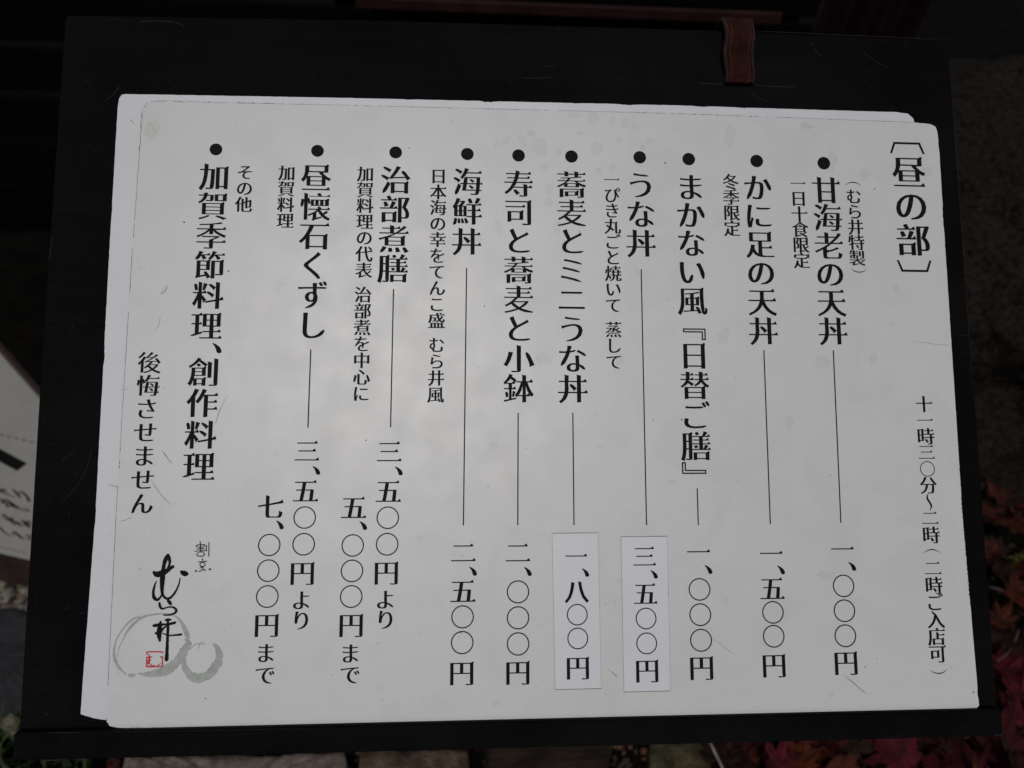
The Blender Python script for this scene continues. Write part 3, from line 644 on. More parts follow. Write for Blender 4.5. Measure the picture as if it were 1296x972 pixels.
# section runs from the lower end on the front, up, over the top edge, down the back
sx0, sx1 = P(914, 80, NB)[0], P(949, 80, NB)[0]
vt, vb = P(930, 33.5, NB + .006)[1], P(930, 107, NB)[1]; vtop = P(930, 38, NB)[1]
prof = [(vb, NB + .0004)] + [(vb + (vtop - vb) * t, NB + .0004 + .0045 * math.sin(math.pi * min(1, t * 1.0) * .62) ** 1.2) for t in [i / 12 for i in range(1, 13)]]
l0 = prof[-1]
for i in range(1, 9):
    a = math.pi * i / 8; cn = NB - .006; rr = (l0[1] - cn)
    prof.append((vtop + .004 * math.sin(a) + .0006, cn + rr * math.cos(a)))
prof += [(vtop - .03, NB - .0150), (vtop - .055, NB - .0140)]
def strap_mesh(name, u0f, u1f, lift, th, m, wob=0.0, cols=8):
    vs, fs = [], []; K = cols + 1
    for side in (0, 1):
        for i, (v, n) in enumerate(prof):
            a, b = prof[max(0, i - 1)], prof[min(len(prof) - 1, i + 1)]; tx_, tn = b[0] - a[0], b[1] - a[1]; l = math.hypot(tx_, tn); nv, nn = -tn / l, tx_ / l
            if i > 13: pass
            for j in range(K):
                f = j / cols; u = sx0 + (sx1 - sx0) * (u0f + (u1f - u0f) * f)
                u += .0007 * math.sin(i * .8) * (1 if j < K / 2 else .6) + (.0006 if i < 3 else 0)
                edge = -.0006 * (abs(2 * (u0f + (u1f - u0f) * f) - 1) ** 6); h = lift + (th if side == 0 else 0) + edge + .0003 * noise.noise(Vector((u * 200, v * 200, 0)))
                vs.append(B(u, v + nv * h * 1, n + nn * h))
    R = len(prof)
    def id_(s, i, j): return s * R * K + i * K + j
    for i in range(R - 1):
        for j in range(cols):
            fs.append([id_(0, i, j), id_(0, i, j + 1), id_(0, i + 1, j + 1), id_(0, i + 1, j)]); fs.append([id_(1, i, j), id_(1, i + 1, j), id_(1, i + 1, j + 1), id_(1, i, j + 1)])
        fs.append([id_(0, i, 0), id_(0, i + 1, 0), id_(1, i + 1, 0), id_(1, i, 0)]); fs.append([id_(0, i, cols), id_(1, i, cols), id_(1, i + 1, cols), id_(0, i + 1, cols)])
    for j in range(cols):
        fs.append([id_(0, 0, j), id_(1, 0, j), id_(1, 0, j + 1), id_(0, 0, j + 1)]); fs.append([id_(0, R - 1, j), id_(0, R - 1, j + 1), id_(1, R - 1, j + 1), id_(1, R - 1, j)])
    return mesh_obj(name, vs, fs, m, strap, smooth=True)
strap_mesh('strap_band', 0, 1, .0004, .0022, LEA)
strap_mesh('edge_binding', -.03, .06, .0002, .0026, LEAD, cols=2); strap_mesh('edge_binding', .94, 1.03, .0002, .0026, LEAD, cols=2)
vs, fs = [], []
for f in (.17, .83):
    for i in range(30):
        t = (i + .2) / 31 * 12; k = int(t); fr = t - k; a, b = prof[k], prof[k + 1]; a2 = (a[0] + (b[0] - a[0]) * fr, a[1] + (b[1] - a[1]) * fr)
        u = sx0 + (sx1 - sx0) * f + .0007 * math.sin(t * .8); l = .0006
        bb = box_bm(-.00016, .00016, -l, l, 0, .0005, M=BM4 @ Matrix.Translation((u, a2[0] + .0002, a2[1] + .0025)))
        o = len(vs); bb.verts.index_update(); vs += [v.co.copy() for v in bb.verts]; fs += [[o + v.index for v in q.verts] for q in bb.faces]; bb.free()
st = mesh_obj('stitching', vs, fs, THR, strap); st['kind'] = 'stuff'

# ------------------------------------------------------------------ ground
def gnd(x, y): 
    return .012 * noise.noise(Vector((x * 3, y * 3, 0))) + .006 * noise.noise(Vector((x * 12, y * 12, 3)))
SOIL = mat('dark_damp_soil', (.006, .0052, .004), .95, .05, vscale=16, col2=(.002, .002, .0016), bump=.9, bscale=70)
vs, fs = [], []
ax = sorted(set([round(-1.6 + i * .025, 4) for i in range(129)] + [-60, -20, -8, -4, -2.5, 2.5, 4, 8, 20, 60])); ay = sorted(set([round(-.9 + i * .025, 4) for i in range(129)] + [-60, -20, -6, -2, 3, 5, 9, 20, 60]))
for y in ay:
    for x in ax: vs.append((x, y, gnd(x, y) - .006))
for j in range(len(ay) - 1):
    for i in range(len(ax) - 1): o = j * len(ax) + i; fs.append([o, o + 1, o + len(ax) + 1, o + len(ax)])
ground = mesh_obj('ground', vs, fs, SOIL, smooth=True); ground['kind'] = 'structure'

def rock_bm(sx, sy, sz, seed, sub=3, rough=.12, flat=0.0, M=None, f=2.2):
    b = bmesh.new(); bmesh.ops.create_icosphere(b, subdivisions=sub, radius=1)
    for v in b.verts:
        d = v.co.normalized(); w = 1 + rough * noise.fractal(d * f + Vector((seed * 3.1, seed, 0)), 1.0, 2.0, 5) * 2
        c = Vector((d.x, d.y, d.z)); 
        if flat: c = Vector([math.copysign(abs(q) ** flat, q) for q in c])
        v.co = Vector((c.x * sx * w, c.y * sy * w, c.z * sz * w))
    if M is not None: bmesh.ops.transform(b, matrix=M, verts=b.verts)
    return b
# boulder behind the right side of the board
ROCK = mat('rough_dark_rock', (.026, .020, .015), .95, .1, vscale=110, col2=(.006, .0052, .0045), bump=1.0, bscale=170, detail=10)
bp_ = D(1330, 60, 1.45); 
M = Matrix.Translation((bp_.x + .12, bp_.y + .05, .12)) @ Matrix.Rotation(.5, 4, 'Z') @ Matrix.Rotation(-.25, 4, 'Y')
b = bmesh.new(); bmesh.ops.create_icosphere(b, subdivisions=7, radius=1)
for v in b.verts:
    d_ = v.co.normalized(); c = Vector([math.copysign(abs(q) ** .75, q) for q in d_])
    w = 1 + .16 * noise.fractal(d_ * 1.6 + Vector((4, 2, 0)), 1, 2, 4) + .012 * noise.fractal(d_ * 30, .7, 2, 4) + .006 * noise.noise(d_ * 130)
    v.co = Vector((c.x * .52 * w, c.y * .55 * w, c.z * .50 * w))
bmesh.ops.transform(b, matrix=M, verts=b.verts)
boulder = bm_obj('boulder', b, ROCK, smooth=True, loc=(bp_.x, bp_.y, 0)); tag(boulder, 'large rough dark brown boulder behind the right side of the board', 'boulder')
MOSSG = mat('mossy_soil', (.020, .018, .007), .95, .1, vscale=40, col2=(.007, .007, .004), bump=1, bscale=220)
c_ = G(1290, 480)
b = rock_bm(.16, .10, .035, 5, 4, .2, M=Matrix.Translation((c_.x + .02, c_.y + .06, .0))); mm = bm_obj('moss_mound', b, MOSSG, smooth=True, loc=(c_.x, c_.y, 0)); tag(mm, 'low mossy earth hump in front of the dark boulder', 'moss')
mm['kind'] = 'stuff'

# stepping stones under the foot of the board
GRAN = mat('granite_paver', (.165, .133, .11), .85, .25, var=.45, vscale=75, bump=.5, bscale=240, detail=10)
GRAN2 = mat('brown_flagstone', (.11, .075, .05), .9, .2, var=.6, vscale=40, bump=.8, bscale=160, detail=10)
GRAN3 = mat('mossy_flagstone', (.07, .06, .032), .9, .15, var=.6, vscale=40, bump=.8, bscale=160, detail=10)
DSTONE = mat('dark_slate', (.022, .023, .025), .8, .25, var=.4, vscale=18, bump=.5, bscale=60)
def block(name, pts_px, h, m, label=None, cat=None, seed=0, parent=None, group=None, kind=None):
    """a low stone whose top outline is measured on the ground"""
    b = bmesh.new(); r = random.Random(seed); pts = [G(x, y, h) for x, y in pts_px]; out = []
    for i in range(len(pts)):
        a, c = pts[i], pts[(i + 1) % len(pts)]; k = max(2, int((c - a).length / .008))
        for j in range(k):
            q = a.lerp(c, j / k); s = noise.noise(Vector((q.x * 40, q.y * 40, seed))) * .003; out.append(Vector((q.x + s, q.y - s, h + .0015 * r.uniform(-1, 1))))
    cen = sum(out, Vector()) / len(out)
    rings_ = []
    for f, dz in ((1.012, -h - .02), (1.012, -.006), (1.0, -.0015), (.985, 0), (.8, .001), (.5, .0015), (.2, .001)):
        rings_.append([b.verts.new((cen.x + (q.x - cen.x) * f, cen.y + (q.y - cen.y) * f, q.z + dz + (.0025 * noise.noise(Vector((q.x * 60 * f, q.y * 60 * f, seed))) if f < 1 else 0))) for q in out])
    for A_, B_ in zip(rings_, rings_[1:]):
        for i in range(len(out)): b.faces.new([A_[i], A_[(i + 1) % len(out)], B_[(i + 1) % len(out)], B_[i]])
    b.faces.new(rings_[-1]); bmesh.ops.recalc_face_normals(b, faces=b.faces)
    o = bm_obj(name, b, m, parent, smooth=True, loc=(cen.x, cen.y, 0)); tag(o, label, cat, group, kind); return o
path = empty('path', G(400, 1000), kind='structure')
block('paving_stone', [(140, 1040), (158, 957), (300, 956), (436, 953), (446, 1045)], .03, GRAN, seed=1, parent=path)
block('paving_stone', [(452, 1050), (455, 950), (560, 948), (592, 950), (596, 1050)], .022, GRAN2, seed=2, parent=path)
block('paving_stone', [(826, 1050), (822, 936), (900, 934), (896, 990), (880, 1050)], .022, GRAN3, seed=3, parent=path)
block('paving_stone', [(-30, 1120), (120, 1060), (440, 1060), (600, 1064), (600, 1160), (0, 1190)], .026, GRAN, seed=4, parent=path)
s1 = block('slate_slab', [(-60, 900), (60, 905), (60, 790), (20, 768), (-60, 775)], .03, DSTONE, 'dark grey slate slab on the ground left of the black board', 'stone slab', seed=5)
s2 = block('stone', [(-2, 918), (22, 934), (24, 908), (14, 904), (2, 910)], .045, GRAN, 'small pale stone beside the lower left corner of the black board', 'stone', seed=6)

# pebbles
PEB = [mat('pebble_stone', tuple(q * .6 for q in c), .85, .25, var=.4, vscale=60) for c in ((.30, .25, .19), (.20, .16, .12), (.045, .036, .028), (.34, .31, .27))]
def pebbles(name, cen, rx, ry, count, s0, s1_, mats, seed, label, cat='gravel', dens=None):
    r = random.Random(seed); vs, fs, mi = [], [], []; b0 = bmesh.new(); bmesh.ops.create_icosphere(b0, subdivisions=2, radius=1); b0.verts.index_update()
    bv = [v.co.copy() for v in b0.verts]; bf = [[v.index for v in f.verts] for f in b0.faces]; b0.free()
    for i in range(count):
        x, y = cen.x + r.uniform(-rx, rx), cen.y + r.uniform(-ry, ry); s = r.uniform(s0, s1_); e = Matrix.Rotation(r.uniform(0, 6.28), 3, 'Z') @ Matrix.Rotation(r.uniform(-.5, .5), 3, 'X')
        sc = Vector((s, s * r.uniform(.6, .95), s * r.uniform(.45, .8))); o = len(vs); z = gnd(x, y) + sc.z * .3 + r.uniform(0, .004); k = r.randrange(len(mats)); se_ = r.uniform(0, 99)
        for v in bv:
            w = 1 + .25 * noise.noise(v * 1.4 + Vector((se_, 0, 0))); q = e @ Vector((v.x * sc.x * w, v.y * sc.y * w, v.z * sc.z * w)); vs.append((x + q.x, y + q.y, z + q.z))
        fs += [[o + a for a in f] for f in bf]; mi += [k] * len(bf)
    o = mesh_obj(name, vs, fs, mats, None, mi, True, loc=(cen.x, cen.y, 0)); tag(o, label, cat, None, 'stuff'); return o
pebbles('gravel', G(0, 757), .10, .035, 330, .006, .014, PEB, 3, 'light brown gravel in front of the second sign')
pebbles('soil_crumbs', G(700, 1000), .62, .12, 2600, .002, .006, [PEB[2], mat('dark_crumb', (.03, .022, .015), .9, .1), mat('rust_crumb', (.10, .05, .03), .9, .1)], 9, 'dark crumbs of earth and debris along the foot of the board', 'debris')
pebbles('soil_crumbs', G(1270, 640), .20, .45, 1600, .002, .006, [mat('black_crumb', (.010, .008, .006), .9, .1), mat('umber_crumb', (.028, .022, .014), .9, .1)], 19, 'dark crumbs of earth between the fallen leaves', 'debris')

# ------------------------------------------------------------------ fallen maple leaves
def leaf_mesh(seed, lobes=7):
    r = random.Random(seed); out = []
    angs = [math.radians(a) for a in ((-128, -82, -40, 0, 40, 82, 128) if lobes == 7 else (-105, -52, 0, 52, 105))]
    lens = [.48, .78, .95, 1.05, .95, .78, .48] if lobes == 7 else [.6, .92, 1.05, .92, .6]
    ol = [(0.0, -.08)]
    for i, (a, l) in enumerate(zip(angs, lens)):
        l *= r.uniform(.88, 1.08); dr = Vector((math.sin(a), math.cos(a))); nr = Vector((dr.y, -dr.x)); w = .19 * r.uniform(.8, 1.2)
        for f, q in ((.48, -1), (.66, -.80), (.80, -.42), (1.0, 0), (.80, .42), (.66, .80), (.48, 1)):
            jt = .018 * r.uniform(-1, 1); p = dr * (l * f) + nr * (q * w + jt); ol.append((p.x, p.y))
        if i < len(angs) - 1:
            am = (a + angs[i + 1]) / 2; k = .42 * r.uniform(.8, 1.1); ol.append((math.sin(am) * k, math.cos(am) * k))
    vs = [(0, 0, 0)]; k1, k2 = r.uniform(-.45, .6), r.uniform(-.5, .5); ph = r.uniform(0, 6)
    def z(x, y): return k1 * (x * x + y * y) + k2 * x * y + .05 * math.sin(7 * math.atan2(x, y) + ph) * math.hypot(x, y)
    vs += [(x, y, z(x, y)) for x, y in ol]; n = len(ol)
    fs = [[0, 1 + (i + 1) % n, 1 + i] for i in range(n)]
    # stalk
    o = len(vs); 
    for t in (0, .5, 1):
        for s in (-.014, .014): vs.append((s + .06 * t * t, -.06 - .75 * t, .02 + .12 * t))
    fs += [[o, o + 1, o + 3, o + 2], [o + 2, o + 3, o + 5, o + 4]]
    m = bpy.data.meshes.new('maple_leaf'); m.from_pydata(vs, [], fs); m.update(); return m
def leafmat(name, c, c2):
    m = mat(name, c, .6, .08, vscale=2.5, col2=c2, detail=8); nt = m.node_tree; b = nt.nodes['Principled BSDF']
    w = nt.nodes.new('ShaderNodeTexNoise'); w.inputs['Scale'].default_value = 14; w.inputs['Detail'].default_value = 4
    bp2 = nt.nodes.new('ShaderNodeBump'); bp2.inputs['Strength'].default_value = .35; bp2.inputs['Distance'].default_value = .05
    tcc = nt.nodes.new('ShaderNodeTexCoord'); nt.links.new(tcc.outputs['Object'], w.inputs['Vector']); nt.links.new(w.outputs['Fac'], bp2.inputs['Height']); nt.links.new(bp2.outputs[0], b.inputs['Normal']); return m
LM = [leafmat('crimson_leaf', (.095, .011, .017), (.020, .005, .006)), leafmat('maroon_leaf', (.045, .007, .010), (.017, .004, .006)), leafmat('rust_leaf', (.075, .020, .012), (.020, .008, .006)), leafmat('brown_leaf', (.026, .013, .008), (.010, .006, .005)), leafmat('orange_leaf', (.11, .026, .012), (.04, .012, .007))]
protos = []
for s in range(6):
    for k, m in enumerate(LM):
        me = leaf_mesh(s, 7 if s % 3 else 5); me.materials.append(m); protos.append((k, me))
r_ = random.Random(77)
leaf_empty = empty('leaf_litter', G(1270, 900), kind='structure')
cands = []
def leaf(x, y, z, s, kinds, tilt=.5, name='maple_leaf'):
    k = r_.choice(kinds); me = r_.choice([m for kk, m in protos if kk == k])
    o = bpy.data.objects.new(name, me); C.objects.link(o); o.parent = leaf_empty
    o.matrix_basis = wm(leaf_empty).inverted() @ (Matrix.Translation((x, y, z)) @ Matrix.Rotation(r_.uniform(0, 6.28), 4, 'Z') @ Matrix.Rotation(r_.uniform(-tilt, tilt), 4, 'X') @ Matrix.Rotation(r_.uniform(-tilt, tilt), 4, 'Y') @ Matrix.Scale(s, 4))
n_leaf = 0
while n_leaf < 262:          # drift of leaves at the lower right
    px, py = r_.uniform(900, 1420), r_.uniform(555, 1120)
    if px < 1215 and py < 925: continue
    if px < 1050 and r_.random() < .45: continue
    g = G(px, py); z = .012 + r_.random() ** 2 * .05; low = py > 820
    leaf(g.x, g.y, z + gnd(g.x, g.y), r_.uniform(.026, .046) if not low else r_.uniform(.040, .062), [0, 1, 1, 2, 3, 3] if low else [2, 2, 3, 3, 4, 0], .55); n_leaf += 1
for (px, py, s, k) in ((1140, 962, .062, 0), (1185, 975, .05, 0), (1268, 950, .066, 1), (1225, 960, .05, 1), (1290, 915, .05, 0), (1015, 968, .05, 4), (1060, 975, .045, 2), (985, 968, .036, 0), (1262, 620, .045, 2), (1245, 655, .036, 3), (1285, 668, .05, 2), (1255, 700, .042, 2),
                       (1250, 598, .04, 2), (1288, 760, .045, 4), (1262, 790, .034, 2), (1270, 850, .05, 0), (1290, 882, .04, 0), (1248, 560, .035, 3)):
    g = G(px, py, .06); leaf(g.x, g.y, .062 + r_.uniform(-.008, .008), s, [k], .45)
for i in range(26):          # a few strays in the gaps and at the left
    px, py = r_.choice([(r_.uniform(440, 900), r_.uniform(950, 1080)), (r_.uniform(1230, 1400), r_.uniform(520, 640)), (r_.uniform(60, 150), r_.uniform(960, 1030))]); g = G(px, py)
    leaf(g.x, g.y, .015 + gnd(g.x, g.y) + .01, r_.uniform(.010, .020), [2, 3, 3, 0], .5)
# yellow-green sprig, twigs
YEL = mat('yellow_green_sprig', (.10, .092, .016), .8, .2, var=.4, vscale=50); c_ = G(1275, 724)
vs, fs = [], []
for i in range(60):
    p = Vector((c_.x + r_.gauss(0, .008), c_.y + r_.gauss(0, .006), .045 + r_.gauss(0, .006))); s = r_.uniform(.0012, .003); o = len(vs)
    a, q = Vector((r_.gauss(0, 1), r_.gauss(0, 1), r_.gauss(0, 1))).normalized() * s, Vector((r_.gauss(0, 1), r_.gauss(0, 1), r_.gauss(0, 1))).normalized() * s
    vs += [p - a, p + q, p + a, p - q]; fs.append([o, o + 1, o + 2, o + 3])
for i in range(8):
    o = len(vs); x = c_.x + r_.gauss(0, .006); vs += [(x - .0006, c_.y, 0), (x + .0006, c_.y, 0), (x + r_.gauss(0, .006), c_.y + r_.gauss(0, .005), .045)]; fs.append([o, o + 1, o + 2])
sp_ = mesh_obj('sprig', vs, fs, YEL, loc=(c_.x, c_.y, 0)); tag(sp_, 'tiny yellow-green sprig among the red leaves right of the board', 'plant')
TW = mat('pale_twig', (.40, .38, .36), .7, .3, var=.4, vscale=60); TWB = mat('grey_twig', (.13, .09, .08), .8, .2, var=.4, vscale=60)
def tube(name, pts, rad, m, label, cat, group=None, k=7):
    vs, fs = [], []
    for i, p in enumerate(pts):
        a, b_ = pts[max(0, i - 1)], pts[min(len(pts) - 1, i + 1)]; t = (b_ - a).normalized(); u = t.orthogonal().normalized(); w = t.cross(u); rr = rad * (1 - .3 * i / len(pts))
        for j in range(k): an = 2 * math.pi * j / k; vs.append(p + (u * math.cos(an) + w * math.sin(an)) * rr)
    for i in range(len(pts) - 1):
        for j in range(k): fs.append([i * k + j, i * k + (j + 1) % k, (i + 1) * k + (j + 1) % k, (i + 1) * k + j])
    fs.append(list(range(k))[::-1]); fs.append([(len(pts) - 1) * k + j for j in range(k)])
    o = mesh_obj(name, vs, fs, m, None, None, True, loc=pts[0]); tag(o, label, cat, group); return o
def gl(px, z): return [G(x, y, z + .002 * math.sin(i * 2.1)) for i, (x, y) in enumerate(px)]
tube('twig', gl([(898, 938), (905, 953), (912, 967), (922, 990)], .05), .0014, TW, 'straight pale twig poking out below the right half of the ledge', 'twig')
tube('twig', gl([(1262, 836), (1273, 829), (1281, 820)], .07), .0011, TWB, 'short grey twig on the red leaves level with the lower right of the board', 'twig')
tube('twig', gl([(1252, 743), (1262, 745), (1270, 747)], .06), .0011, TWB, 'thin brown twig just below the yellow-green sprig', 'twig')
tube('twig', gl([(1284, 812), (1288, 802), (1290, 795)], .07), .0011, TWB, 'short grey twig near the right edge above the crimson leaves', 'twig')

# grass at the lower left
GR = mat('dark_green_blade', (.020, .036, .008), .6, .3, var=.5, vscale=12); GR2 = mat('green_blade', (.045, .075, .015), .6, .3, var=.5, vscale=12)
vs, fs, mi = [], [], []
for i in range(240):
    g = G(r_.uniform(-90, 120), r_.uniform(925, 1060)); h = r_.uniform(.04, .12); a = r_.uniform(0, 6.28); ln = r_.uniform(.02, .07); w = r_.uniform(.0015, .0032)
    dx, dy = math.cos(a), math.sin(a); o = len(vs)
    for t in (0, .35, .7, 1.0):
        ww = w * (1 - t ** 2) + .0001; c = Vector((g.x + dx * ln * t * t, g.y + dy * ln * t * t, h * (t - .25 * t * t))); vs += [c + Vector((-dy, dx, 0)) * ww, c - Vector((-dy, dx, 0)) * ww]
    for k in range(3): fs.append([o + 2 * k, o + 2 * k + 1, o + 2 * k + 3, o + 2 * k + 2]); mi.append(i % 4 == 0)
gg = mesh_obj('grass', vs, fs, [GR, GR2], None, [int(q) for q in mi], loc=G(0, 1000)); tag(gg, 'dark green grass blades around the lower left corner of the stand', 'grass', None, 'stuff')

# ------------------------------------------------------------------ second sign at the left
SGN = paper_mat('second_sign_face', (.33, .325, .31), dirt=1.3); WOODR = mat('reddish_wood', (.026, .012, .008), .7, .3, var=.5, vscale=25, bump=.4, bscale=120)
g0, g1 = G(-20, 742, .03), G(80, 762, .03)
ux = (g1 - g0).normalized(); up = Vector((0, 0, 1)); fw = ux.cross(up).normalized()      # fw points towards the camera side
if fw.dot(CAM - g0) < 0: fw = -fw
lean = math.radians(24); upv = (up * math.cos(lean) - fw * math.sin(lean)).normalized(); nrm = ux.cross(upv).normalized()
if nrm.dot(CAM - g0) < 0: nrm = -nrm
def S(px, py, off=0.0):
    d = ray(px, py); o = g0 + nrm * off; return CAM + d * ((o - CAM).dot(nrm) / d.dot(nrm))
RS = Matrix((ux, nrm.cross(ux).normalized() if nrm.cross(ux).dot(upv) > 0 else upv, nrm)).transposed()
sign = empty('sign_board', g0, 'white handwritten sign with a slanting top edge, partly behind the black board', 'sign', rot=RS)
def splate(name, px, t, m, off=0.0, parent=None, back_=None):
    vs = [S(x, y, off) for x, y in px]; k = len(vs); vs += [v - nrm * t for v in vs]
    fs = [list(range(k)), list(range(2 * k - 1, k - 1, -1))] + [[i, k + i, k + (i + 1) % k, (i + 1) % k] for i in range(k)]
    o = mesh_obj(name, vs, fs, m, parent); 
    bmm = bmesh.new(); bmm.from_mesh(o.data); bmesh.ops.recalc_face_normals(bmm, faces=bmm.faces); bmm.to_mesh(o.data); bmm.free(); return o
face = splate('sign_panel', [(-170, 664), (100, 727), (104, 560), (48, 502), (0, 448), (-60, 380), (-170, 380)], .006, SGN, 0, sign)
splate('base_rail', [(-170, 700), (105, 757), (103, 727), (-172, 664)], .02, WOODR, .006, sign)
vs, fs = [], []
splate('top_trim', [(-60, 378), (0, 446), (48, 500), (104, 558), (105, 553), (49, 496), (1, 441), (-59, 372)], .008, mat('dull_trim', (.055, .034, .034), .7, .2), .001, sign)
def sflat(name, loops_px, off, m, parent):
    vs, fs = [], []
    for L in loops_px: o = len(vs); vs += [S(x, y, off) for x, y in L]; fs.append(list(range(o, o + len(L))))
    return mesh_obj(name, vs, fs, m, parent)
sflat('bold_letter_stroke', [[(-22, 556), (0, 568), (34, 586.5), (21.5, 596), (0, 584.5), (-24, 572)]], .0006, INK, face)
dash = []
for i in range(-4, 6): x = 2 + i * 9.4; y = 550.5 + i * 2.25; dash.append([(x - 2.6, y - 1.5), (x + 2.6, y - .1), (x + 2.4, y + 1.2), (x - 2.6, y - .4)])
for i in range(-4, 5): x = 4 + i * 6.6; y = 693 + i * 1.65; dash.append([(x - 1.8, y - 1.2), (x + 1.8, y - .2), (x + 1.8, y + .8), (x - 1.8, y - .2)])
sflat('dotted_rule', dash, .0006, INK2, face)['kind'] = 'stuff'
def sbrush(name, strokes, m, parent):
    vs, fs = [], []
    for k, st in enumerate(strokes):
        o = len(vs)
        for i, (x, y, w) in enumerate(st):
            w *= 1.45; a, b_ = st[max(0, i - 1)], st[min(len(st) - 1, i + 1)]; dx, dy = b_[0] - a[0], b_[1] - a[1]; l = math.hypot(dx, dy) or 1
            vs.append(S(x - dy / l * w / 2, y + dx / l * w / 2, .0007 + k * 1e-5)); vs.append(S(x + dy / l * w / 2, y - dx / l * w / 2, .0007 + k * 1e-5))
        for i in range(len(st) - 1): fs.append([o + 2 * i, o + 2 * i + 1, o + 2 * i + 3, o + 2 * i + 2])
    return mesh_obj(name, vs, fs, m, parent)
z1 = lambda X, Y, w=1.2: (X / 19.44, 590 + Y / 19.44, w); z2 = lambda X, Y, w=1.1: (X / 16.2, 640 + Y / 16.2, w)
hand = [[z1(300, 565, .6), z1(350, 600, 1.6), z1(410, 680, 1.8), z1(510, 775, 1.4)], [z1(455, 690, .8), z1(460, 630, .9), z1(540, 640, 1.4), z1(640, 720, 1.8), z1(690, 800, 2.2), z1(715, 840, 2.6), z1(690, 865, 1.6)],
        [z1(0, 560, 1), z1(80, 575, 1.2), z1(170, 610, .8)], [z1(0, 590, 1.4), z1(90, 650, 1.3), z1(180, 690, .8), z1(350, 770, .6)], [z1(-60, 600, 1.2), z1(10, 620, 1.2), z1(60, 600, 1)],
        [z1(0, 800, 1.2), z1(60, 850, 1.8), z1(100, 900, 1.2)], [z1(30, 900, 1.2), z1(110, 870, 1.4), z1(180, 960, 1.6)], [z1(100, 810, 1), z1(200, 850, 1.4), z1(290, 920, 1.6), z1(370, 960, 1.6)], [z1(190, 960, 1.3), z1(240, 880, 1.3), z1(280, 990, 1.4)],
        [z2(130, 0, 1.6), z2(180, 30, 1.1)], [z2(210, 5, 1.5), z2(290, 10, 1.7), z2(360, 65, 1.3)], [z2(330, 5, .9), z2(400, 55, 1), z2(470, 85, .7), z2(600, 115, 1.3), z2(560, 65, .6), z2(500, 35, .6)],
        [z2(50, 170, 1), z2(90, 215, 2.1), z2(140, 235, 1.3)], [z2(85, 285, .8), z2(180, 285, 1.2), z2(270, 270, 1.8)], [z2(150, 230, 1), z2(220, 320, 1.4), z2(280, 375, 1.2), z2(380, 370, 1), z2(430, 405, 1.9)], [z2(200, 250, 1), z2(300, 330, 1), z2(380, 355, 1.2), z2(450, 415, 1)],
        [z2(430, 285, .8), z2(500, 345, 1.8), z2(610, 450, 1.4)], [z2(490, 390, 1.6), z2(540, 350, 1.3), z2(610, 340, 1.2)], [z2(500, 400, 1), z2(560, 400, 1.2), z2(640, 380, 1)], [z2(520, 300, .6), z2(560, 330, .8), z2(640, 335, .8)],
        [z2(0, 440, 2), z2(30, 490, 1.2), z2(110, 560, 1), z2(210, 625, .6)], [z2(310, 600, .5), z2(260, 580, 1.6), z2(270, 535, 1), z2(320, 545, 1.2), z2(380, 615, 1.9), z2(440, 660, 1.4), z2(505, 690, .6)], [z2(510, 620, .6), z2(560, 605, 1.2), z2(640, 640, 1.3)], [z2(550, 680, 1.3), z2(640, 680, 1.2)], [z2(0, 262, 1), z2(20, 268, .6)]]
sbrush('handwriting', hand, INK, face)

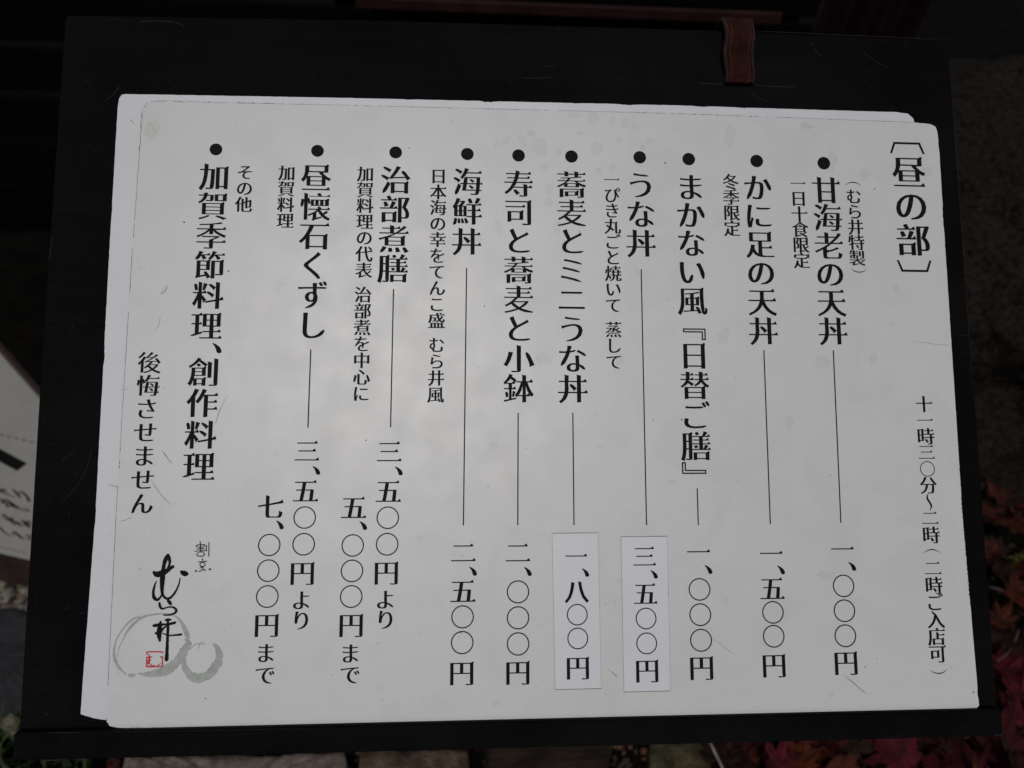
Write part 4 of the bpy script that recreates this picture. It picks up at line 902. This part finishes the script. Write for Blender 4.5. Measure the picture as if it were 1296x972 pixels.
# ------------------------------------------------------------------ dark slatted wall, lacquered table, folded cloth behind
WALLM = mat('black_stained_timber', (.0022, .0020, .0019), .85, .03, var=.4, vscale=8, bump=.3, bscale=40)
wy = 1.62
wall = empty('slatted_fence', (-.6, wy, 0), 'black slatted timber fence in the dark behind the board', 'fence')
for i in range(9):
    z = .05 + i * .115; bm_obj('slat', box_bm(-2.6, .78, wy, wy + .018, z, z + .098, .003), WALLM, wall)
for x in (-2.5, -1.4, -.3, .72): bm_obj('fence_post', box_bm(x - .03, x + .03, wy + .02, wy + .08, 0, 1.12, .003), WALLM, wall)
LAC = mat('reddish_lacquer', (.022, .0085, .0080), .5, .08, var=.35, vscale=30); LACT = mat('black_lacquer', (.002, .0018, .0018), .7, .0, var=.3, vscale=20)
tA, tB = D(470, 8, 1.02), D(1004, 8, 1.02); tz = tA.z
table = empty('low_table', (tA.x, tA.y, 0), 'dark lacquered table with a reddish front edge standing behind the top of the board', 'table')
zt = (tA.z + tB.z) / 2
x0, x1, y0 = tA.x - .02, tB.x, tA.y
b = box_bm(x0, x1, y0 + .004, y0 + .42, zt - .016, zt, .002); bm_obj('table_top', b, LACT, table)
bm_obj('front_edge', box_bm(x0, x1 - .001, y0 - .004, y0 + .0035, zt - .0175, zt - .001, .003), LAC, table)
bm_obj('apron', box_bm(x0 + .03, x1 - .03, y0 + .02, y0 + .40, zt - .055, zt - .0165, .002), LACT, table)
for sx in (x0 + .02, x1 - .05):
    for sy in (y0 + .012, y0 + .37): bm_obj('leg', box_bm(sx, sx + .03, sy, sy + .03, 0, zt - .0165, .003), LACT, table)
CLO = mat('dark_maroon_cloth', (.010, .0045, .005), .9, .03, var=.3, vscale=30, bump=.3, bscale=400)
vs, fs = [], []; q0, q1 = D(1070, 10, 1.30), D(1150, 10, 1.30); K = 60; H_ = 14
for j in range(H_ + 1):
    t = j / H_; z = 1.06 - 1.0 * t
    for i in range(K + 1):
        s = i / K; ph = s * 26 + t * 1.2; x = q0.x - .03 - .10 * (t - .3) + (q1.x - q0.x + .05) * s * (1 + .3 * t); y = q0.y + .022 * math.sin(ph) + .010 * math.sin(ph * 2.3 + 1) + .02 * t
        vs.append((x, y, z))
for j in range(H_):
    for i in range(K): o = j * (K + 1) + i; fs.append([o, o + 1, o + K + 2, o + K + 1])
cl = mesh_obj('hanging_cloth', vs, fs, CLO, None, None, True, loc=(q0.x, q0.y, 0)); md = cl.modifiers.new('thickness', 'SOLIDIFY'); md.thickness = .0015
tag(cl, 'dark maroon cloth hanging in folds between the table and the boulder', 'cloth')
bpy.context.view_layer.update()
